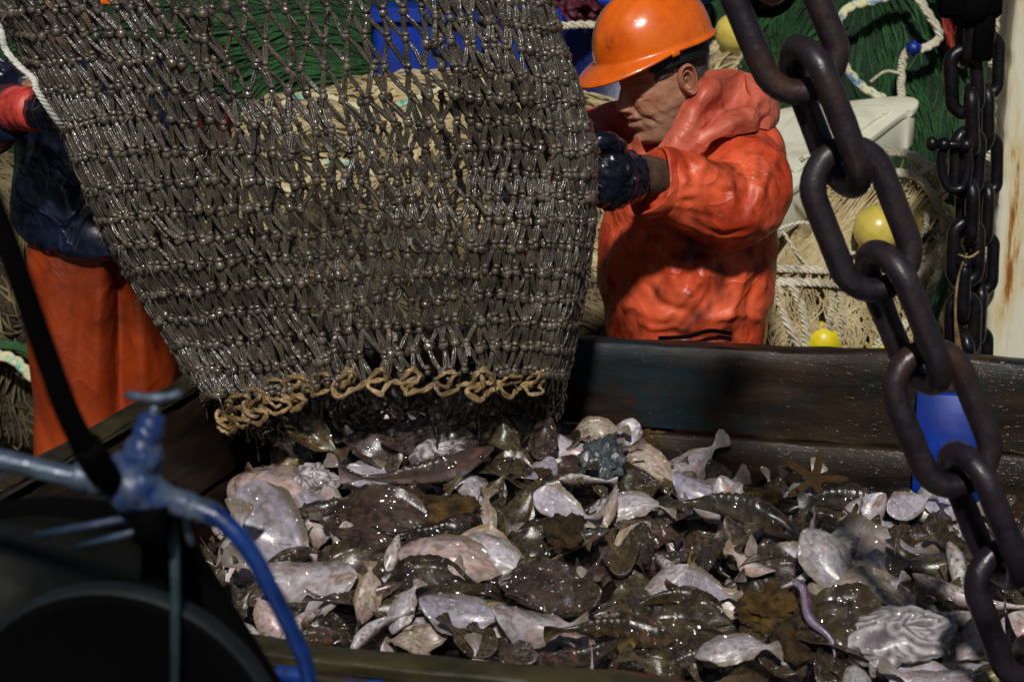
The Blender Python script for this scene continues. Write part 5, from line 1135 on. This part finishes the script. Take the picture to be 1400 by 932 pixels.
# floats
def float_ball(px, py, Y, r, m, label):
    t = thing('net_float', P(px, py, Y), label, 'float', 'plastic floats lying in the nets'); c_ = P(px, py, Y)
    b = MB(); n = 28; G = []
    for i in range(n + 1):
        a = i / n * math.pi; q = r * (1 + .018 * math.exp(-((a - math.pi / 2) / .05) ** 2)); G.append((max(q * math.sin(a), .004), q * math.cos(a)))
    b.lathe(c_, G[::-1], axis=(.5, -.2, .8), n=36); b.build('shell', m, t)
    ax = np.array(Vector((.5, -.2, .8)).normalized()); b = MB()
    for s_ in (-1, 1): b.lathe(c_ + ax * s_ * r * .98, [(.0, .012), (r * .16, .012), (r * .24, 0)] if s_ > 0 else [(r * .24, 0), (r * .16, -.012), (.0, -.012)], axis=ax, n=18)
    b.build('eyelet', m, t)
float_ball(1200, 313, 5.30, .066, M['yellow'], 'pale yellow ball float left of the chain link on the tangled cream net')
float_ball(1232, 308, 5.40, .062, M['yellow'], 'yellow float half hidden behind the chain, right of the pale ball float')
float_ball(1125, 466, 5.32, .055, M['brightyellow'], 'bright yellow float showing low in the net, above the wooden edge')
float_ball(1210, 480, 5.30, .050, M['brightyellow'], 'orange-yellow float low in the net, close behind the chain')
float_ball(1004, 45, 6.3, .062, M['yellow'], 'small yellow float on the cream heap between hard hat and chain')
# cream painted box with a rounded lid
CB = thing('deck_box', P(1140, 220, 5.8), 'cream painted box with a rounded overhanging lid behind the orange worker', 'box')
top = [P(x, y, 5.38 + (284 - y) / 150 * .95) for x, y in ((1000, 205), (1040, 160), (1075, 146), (1150, 138), (1215, 131), (1245, 131), (1256, 137), (1250, 148), (1232, 156), (1180, 195), (1120, 232), (1072, 264), (1040, 276))]
def tilted_slab(poly, t0, t1, scale, name, m, parent, rnd=.006):
    poly = np.array(poly); c0 = poly.mean(0); ply = curve(np.vstack([poly, poly[:1]]), 140)[:-1]
    ring = lambda s_, dz: c0 + (ply - c0) * s_ + np.array([0, 0, dz])
    G = [ring(scale * .03, -t0), ring(scale * .9, -t0), ring(scale * .97, -t0 - .001), ring(scale * .995, -t0 - .004), ring(scale, -t0 - rnd), ring(scale, -t1 + .004), ring(scale * .99, -t1), ring(scale * .05, -t1)]
    b = MB(); b.grid(np.array(G), close_v=True, flip=True); b.add(G[0], [tuple(range(len(ply)))]); b.add(G[-1], [tuple(range(len(ply)))[::-1]]); return b.build(name, m, parent)
tilted_slab(top, 0, .022, 1, 'lid', M['creampaint'], CB); tilted_slab(top, .024, .125, .955, 'tray_side', M['creampaint'], CB); tilted_slab(top, .128, .80, .7, 'body', M['creampaint'], CB)
inn = [np.mean(top, 0) + (np.array(q) - np.mean(top, 0)) * .62 + np.array([0, 0, .012]) for q in top]; tilted_slab(inn, 0, .011, 1, 'hatch', M['creampaint'], CB, .003)
# faded red cloth, upper right and upper centre
def cloth(px, py, Y, w_, h_, m, label, seed):
    t = thing('cloth', P(px, py, Y), label, 'cloth'); G = []
    for i in range(31):
        r_ = []
        for j in range(31): q = P(px + (i / 30 - .5) * w_ + (j / 30 - .5) * w_ * .5, py + (j / 30 - .5) * h_, Y); q[1] += .05 * noise(np.array([i * .25, j * .12, seed])) + .02 * noise(np.array([i * .6, j * .3, seed + 2.])); q[2] += .01 * math.sin(i * .7); r_.append(q)
        G.append(r_)
    G = np.array(G); b = MB(); b.grid(G); b.grid(G + np.array([0, .008, 0]), flip=True); b.build('folded_sheet', m, t)
cloth(1305, 20, 6.75, 40, 110, M['redcloth'], 'faded red cloth hanging over the green net beside the dark chain', 1)
cloth(795, 14, 6.9, 60, 36, M['maroon'], 'maroon cloth lying on the blue drum left of the hard hat', 2)

# rusty white post
PO = thing('post', (*P(1385, 300, 4.95)[:2], 0), 'rust-streaked white steel post at the right edge', 'post')
xl, xr = P(1352, 250, 4.95)[0], P(1352, 250, 4.95)[0] + .32
b = MB(); G = []
for k in range(121):
    z = .005 + 2.4 * k / 120; lx = P(1390, 0, 4.95)[0] + (P(1346, 490, 4.95)[0] - P(1390, 0, 4.95)[0]) * (P(1390, 0, 4.95)[2] - z) / (P(1390, 0, 4.95)[2] - P(1346, 490, 4.95)[2]) + .0035 * noise(np.array([z * 30, 1, 1])) + .002 * noise(np.array([z * 90, 1, 1])); 
    G.append([(lx + .015, 4.95, z), (lx + .002, 4.953, z), (lx, 4.965, z), (lx, 5.15, z), (xr, 5.15, z), (xr, 4.95, z)])
b.grid(np.array(G), close_v=True); b.add(G[-1], [tuple(range(6))]); b.build('column', M['rustywhite'], PO)
b = MB(); b.box(((xl + xr) / 2, 5.05, .012), (.42, .36, .02), bev=.2); b.build('base_plate', M['rustywhite'], PO, smooth=False)
# ================================================================== CHAINS
def link(center, axis, rot, outer, width, d_, m, parent, name='link', wob=0, n=64):
    a = Vector(axis).normalized(); s0 = a.cross(Vector((0, 1, 0))).normalized(); f0 = s0.cross(a).normalized(); s_ = np.array(s0 * math.cos(rot) + f0 * math.sin(rot)); a = np.array(a)
    R_ = (width - d_) / 2; H_ = (outer - d_) / 2 - R_; pts = []
    q = n // 4
    for k in range(q): pts.append((R_, -H_ + 2 * H_ * k / q))
    for k in range(q): t = math.pi * k / q; pts.append((R_ * math.cos(t), H_ + R_ * math.sin(t)))
    for k in range(q): pts.append((-R_, H_ - 2 * H_ * k / q))
    for k in range(q): t = math.pi * k / q; pts.append((-R_ * math.cos(t), -H_ - R_ * math.sin(t)))
    nn = len(pts); sd = 18; fn = np.cross(a, s_); G = []
    for k in range(nn):
        p, pn, pp = np.array(pts[k]), np.array(pts[(k + 1) % nn]), np.array(pts[k - 1]); t = pn - pp; t /= np.linalg.norm(t); nrm = np.array([t[1], -t[0]])
        c_ = np.array(center) + s_ * p[0] + a * p[1]; nw = s_ * nrm[0] + a * nrm[1]; r = d_ / 2 * (1 - .05 * math.exp(-((abs(p[1]) - H_ - R_) / (R_ * .5)) ** 2)); r *= 1 + .035 * noise(c_ * 40, 3)
        th = np.arange(sd) / sd * 2 * np.pi; rr = r * (1 + .012 * noise(np.stack([c_[0] * 90 + np.cos(th) * 2, c_[2] * 90 + np.sin(th) * 2, th], -1), 5)); G.append(c_ + rr[:, None] * (np.cos(th)[:, None] * nw + np.sin(th)[:, None] * fn))
    b = MB(); b.grid(np.array(G), close_u=True, close_v=True, flip=True); return b.build(name, m, parent)
CH = thing('hanging_chain', P(1235, 435, 3.0), 'massive dark iron chain slanting down in front of the bin at the right', 'chain')
Yc = 3.0; u_ = P(701, 466, Yc)[0] * 1.03
cen = [(1016, -108), (1072, 26), (1128, 160), (1178, 300), (1235, 435), (1288, 572), (1345, 705), (1395, 838), (1440, 968)]
rots = [100, 8, 108, 14, 112, 12, 110, 16, 105]
cP = [P(x, y, Yc) for x, y in cen]
for k, (c_, r_) in enumerate(zip(cP, rots)):
    a_ = cP[min(k + 1, 8)] - cP[max(k - 1, 0)]; link(c_, a_, rad(r_), 230 * u_, (134 if k % 2 else 126) * u_, 35 * u_, M['iron'], CH)
# sheave block above
t = thing('sheave_block', P(1045, -15, 3.2), 'black round sheave just peeking in above the chain', 'pulley'); b = MB(); b.lathe(P(1047, -22, 3.25), [(0, -.03), (.05, -.03), (.052, -.02), (.04, -.008), (.04, .008), (.052, .02), (.05, .03), (0, .03)], axis=(0, 1, .1), n=40); b.build('wheel', M['black'], t)
b = MB(); b.box(P(1047, -40, 3.25), (.03, .09, .12), bev=.2); b.build('cheek', M['black'], t)
# second chain at the back
C2 = thing('lashing_chain', P(1320, 250, 5.0), 'smaller black chain with a shackle hanging beside the white post', 'chain')
v_ = P(701, 300, 4.8)[0]
cen = [(1330, -30), (1322, 42), (1318, 112), (1328, 165), (1322, 222), (1322, 290), (1320, 345), (1318, 395), (1316, 445), (1316, 495)]
cP = [P(x, y, 4.82 + .01 * (k % 2)) for k, (x, y) in enumerate(cen)]
for k, c_ in enumerate(cP): a_ = cP[min(k + 1, 9)] - cP[max(k - 1, 0)]; link(c_, a_, rad([15, 95, 5, 80, 20, 100, 10, 75, 15, 100][k]), 104 * v_, 56 * v_, 20 * v_, M['darkiron'], C2)
cen = [(1352, 20), (1350, 90), (1346, 160), (1350, 226), (1344, 292), (1342, 360), (1338, 428), (1336, 490)]
cP = [P(x, y, 4.9) for x, y in cen]
C3 = thing('lashing_chain', P(1345, 250, 4.9), 'second black chain strand close against the white post', 'chain')
for k, c_ in enumerate(cP): a_ = cP[min(k + 1, 7)] - cP[max(k - 1, 0)]; link(c_, a_, rad([80, 10, 95, 25, 100, 5, 85, 20][k]), 98 * v_, 50 * v_, 18 * v_, M['darkiron'], C3)
b = MB(); b.tubes(curve([P(1290, 196, 4.78), P(1286, 225, 4.78), P(1296, 256, 4.78), P(1316, 256, 4.78), P(1324, 225, 4.78), P(1320, 196, 4.78)], 30), .012, 12); sh = b.build('shackle', M['darkiron'], C2)
b = MB(); b.tubes(np.array([P(1276, 197, 4.78), P(1330, 199, 4.78)]), .011, 12); b.blobs([P(1274, 197, 4.78), P(1290, 198, 4.775), P(1321, 199, 4.775)], [[.015, .017, .019], [.018, .018, .018], [.018, .018, .018]], 10, 8, jit=.03); b.build('shackle_pin', M['darkiron'], C2)
b = MB(); b.lathe(P(1325, 10, 4.8), [(0, -.03), (.045, -.03), (.05, -.02), (.05, .02), (.045, .03), (0, .03)], axis=(1, .3, 0), n=30); b.box(P(1325, -5, 4.8), (.15, .07, .10), bev=.3); b.box(P(1342, 45, 4.8), (.05, .06, .13), bev=.3); b.build('hoist_block', M['black'], C2)
for i, q in enumerate(([(1362, -20, 5.02), (1358, 90, 5.02), (1352, 220, 5.02), (1348, 330, 5.02), (1340, 500, 5.04)], [(1335, 60, 5.05), (1338, 160, 5.05), (1330, 260, 5.05), (1326, 400, 5.05), (1322, 520, 5.05)], [(1398, 30, 4.93), (1382, 60, 4.93), (1372, 10, 4.93), (1366, -30, 4.95)][:0])):
    if q: t = thing('mooring_rope', P(*q[1]), ['white twisted rope running down along the rusty post', 'white twisted rope glimpsed behind the shackled black chain'][i], 'rope', 'white ropes beside the post'); rope_part(t, q, .014, M['bgrope'], 'strands', 110)
t = thing('green_tube', P(1280, 420, 5.2), 'green painted tube leaning behind the black chain', 'tube'); b = MB(); b.tubes(np.array([P(1238, 520, 5.15), P(1275, 432, 5.15), P(1310, 330, 5.2)]), .016, 14); b.build('tube', M['darkgreen'], t)
b = MB(); b.lathe(P(1310, 330, 5.2), [(.016, 0), (.022, .002), (.022, .02), (0, .022)], axis=P(1310, 330, 5.2) - P(1275, 432, 5.15), n=18); b.build('end_cap', M['darkgreen'], t)
b = MB(); b.tubes(np.array([curve([P(1322, 346, 4.77), P(1310, 380, 4.76), P(1306, 430, 4.76), P(1308 + k * 4, 490, 4.78)], 14) for k in range(3)]), .0035, 5); b.tubes(curve([P(1310, 348, 4.76), P(1325, 352, 4.75), P(1338, 344, 4.76)], 10), .0035, 5); b.build('tie_twine', M['cord'], C2)

# ================================================================== FOREGROUND VALVE, HOSE, WINCH
Y0 = 1.75; q_ = P(701, 466, Y0)[0]
VA_ = thing('water_valve', P(195, 640, Y0), 'chipped blue water valve with T-handle on a grey pipe, out of focus in front', 'valve')
b = MB(); b.tubes(curve([P(-160, 598, Y0 + .02), P(0, 628, Y0), P(70, 645, Y0), P(128, 656, Y0)], 14), 15 * q_, 18); pp = b.build('pipe', M['pipe'], VA_)
b = MB()
for k, x in enumerate((112, 134)): b.lathe(P(x, 652 + k * 4, Y0), [(.0, -.008), (21 * q_, -.008), (22 * q_, -.004), (22 * q_, .004), (21 * q_, .008), (.0, .008)], axis=P(150, 660, Y0) - P(110, 652, Y0), n=8)
b.build('union_nut', M['pipe'], VA_)
b = MB(); b.tubes(curve([P(140, 658, Y0), P(180, 668, Y0), P(230, 682, Y0), P(268, 694, Y0)], 12), np.array([20, 24, 30, 34, 34, 30, 26, 22, 19, 18, 18, 17.]) [None] * q_, 20)
b.tubes(curve([P(178, 668, Y0), P(188, 630, Y0), P(200, 598, Y0), P(206, 578, Y0)], 12), np.array([32, 33, 31, 29, 26, 25, 20, 19, 22, 22, 17, 14.])[None] * q_, 20)
b.blobs([P(182, 662, Y0), P(196, 622, Y0), P(168, 640, Y0 + .01)], [[.027, .025, .022], [.019, .02, .024], [.016, .02, .016]], 14, 10, jit=.03)
V, N, F = remesh(b, .0022, 3); V = V + N * (fbm(V * 120, 3, 3) * .0012)[:, None]; j = MB(); j.add(V, F); j.build('valve_body', M['valveblue'], VA_)
b = MB(); b.lathe(P(206, 580, Y0), [(0, -.012), (.013, -.012), (.014, -.008), (.014, .006), (.010, .010), (0, .010)], axis=(.12, 0, 1), n=6); b.build('packing_nut', M['valveblue'], VA_)
b = MB(); b.tubes(np.array([P(206, 590, Y0), P(214, 545, Y0)]), .0048, 10); b.build('stem', M['pipe'], VA_)
b = MB(); b.tubes(curve([P(172, 539, Y0), P(190, 542, Y0 - .005), P(214, 544, Y0 - .007), P(235, 541, Y0 - .004), P(248, 537, Y0)], 16), np.array([4, 6, 7, 7, 6, 6, 7, 8, 8, 7, 6, 6, 7, 7, 6, 4.])[None] * q_, 12); b.build('handle', M['pipe'], VA_)
t = thing('blue_hose', P(340, 760, Y0), 'bright blue rubber hose curving down from the valve over the bin edge', 'hose'); b = MB()
b.tubes(curve([P(262, 693, Y0), P(300, 708, Y0 - .005), P(338, 748, Y0 - .01), (P(372, 808, Y0 - .01)), P(400, 865, Y0), P(420, 918, Y0 + .01), P(426, 1010, Y0 + .02)], 50), np.linspace(14.5, 11.5, 50)[None] * q_, 18); b.build('hose', M['hose'], t)
b = MB(); b.tubes(curve([P(258, 692, Y0), P(286, 700, Y0), P(300, 709, Y0)], 10), np.array([19, 19, 17, 18, 18, 17, 17.5, 17, 17, 15.])[None] * q_, 18); b.build('ferrule', M['pipe'], t)
t = thing('support_rods', P(240, 800, Y0 + .03), 'thin teal-grey vertical rod with two slanted stays under the valve', 'rod'); 
b = MB(); b.tubes(np.array([P(236, 690, Y0 + .03), P(240, 800, Y0 + .03), P(240, 1100, Y0 + .03)]), 7.5 * q_, 12); b.build('upright', mat('teal_grey_steel', ['#131f24', '#24383e', '#314a52'], 20, .5), t)
b = MB(); b.tubes(np.array([P(246, 690, Y0 + .03), P(262, 745, Y0 + .03)]), 6 * q_, 10); b.build('short_stay', M['pipe'], t)
for (a_, b2) in (((48, 732, 1.78), (185, 706, 1.76)), ((100, 746, 1.80), (195, 724, 1.77))):
    b = MB(); b.tubes(np.array([P(*a_), P(*b2)]), 6 * q_, 10); b.build('slanted_stay', mat('bluish_stay_steel', ['#172233', '#2a3c54', '#3f5066'], 20, .5), t)
b = MB(); b.lathe(P(212, 700, Y0 + .012), [(0, -.014), (.03, -.014), (.032, 0), (.03, .014), (0, .014)], axis=(1, 0, -.2), n=20); b.build('clamp', M['black'], t)
# winch: olive drum between black flanges, on a sloping black bracket
WI = thing('winch', (-.55, 1.75, 0), 'big black-flanged winch with worn olive drum, blurred in the lower left corner', 'winch')
ax = Vector((.75, .66, .0)).normalized()
def at_(px, py, Y): return P(px, py, Y)
b = MB(); b.lathe(at_(-10, 830, 1.98), [(0, -.16), (.088, -.16), (.088, .16), (0, .16)], axis=ax, n=60); b.build('drum', M['olive'], WI)
for (px, py, Y, r) in ((35, 865, 2.16, .150), (170, 1010, 1.82, .165)):
    b = MB(); b.lathe(at_(px, py, Y), [(0, -.012), (r * .9, -.012), (r * .97, -.014), (r, -.006), (r, .006), (r * .97, .014), (r * .9, .012), (0, .012)], axis=(ax[0] * .2, 1, .05), n=72); fl = b.build('flange', M['black'], WI)
    b = MB(); b.lathe(at_(px, py, Y), [(r * .985, -.0155), (r * 1.012, -.010), (r * 1.012, .006), (r * .985, .012)], axis=(ax[0] * .2, 1, .05), n=72); z_ = b.build('rim_edge', mat('teal_worn_rim', ['#05090b', '#0b1417', '#142227'], 12, .6), fl); z_.matrix_parent_inverse = Matrix()
poly = [(196, 690), (252, 706), (272, 770), (382, 950), (420, 1040), (160, 1040), (190, 850)]
f0 = [P(x, y, 1.86) for x, y in poly]; f1 = [q + np.array([0, .03, 0]) for q in f0]; n = len(poly)
b = MB(); b.add(f0 + f1, [tuple(range(n))[::-1], tuple(range(n, 2 * n))] + [(i, (i + 1) % n, n + (i + 1) % n, n + i) for i in range(n)]); b.build('bracket', M['black'], WI, smooth=False)
poly = [(-60, 700), (60, 690), (200, 700), (215, 790), (120, 782), (-60, 790)]
f0 = [P(x, y, 2.02) for x, y in poly]; f1 = [q + np.array([0, .03, 0]) for q in f0]; n = len(poly)
b = MB(); b.add(f0 + f1, [tuple(range(n))[::-1], tuple(range(n, 2 * n))] + [(i, (i + 1) % n, n + (i + 1) % n, n + i) for i in range(n)]); b.build('cross_plate', M['black'], WI, smooth=False)
b = MB(); b.box((-.62, 1.85, .28), (.5, .35, .56), bev=.05); b.build('pedestal', M['black'], WI, smooth=False)
t = thing('black_hose', P(60, 480, 1.6), 'thick black cable sagging across the left edge, blurred in front of the orange trousers', 'cable'); b = MB()
b.tubes(curve([P(-60, 180, 1.6), P(-10, 280, 1.6), P(30, 390, 1.62), P(65, 490, 1.65), P(100, 580, 1.68), P(140, 645, 1.72), P(190, 700, 1.80)], 50), np.linspace(15, 19, 50)[None] * P(701, 466, 1.65)[0], 16); b.build('cable', M['black'], t)
b = MB(); b.tubes(curve([P(118, 608, 1.69), P(130, 630, 1.705), P(142, 648, 1.72)], 6), 22 * P(701, 466, 1.7)[0], 16); b.build('sleeve', M['black'], t)
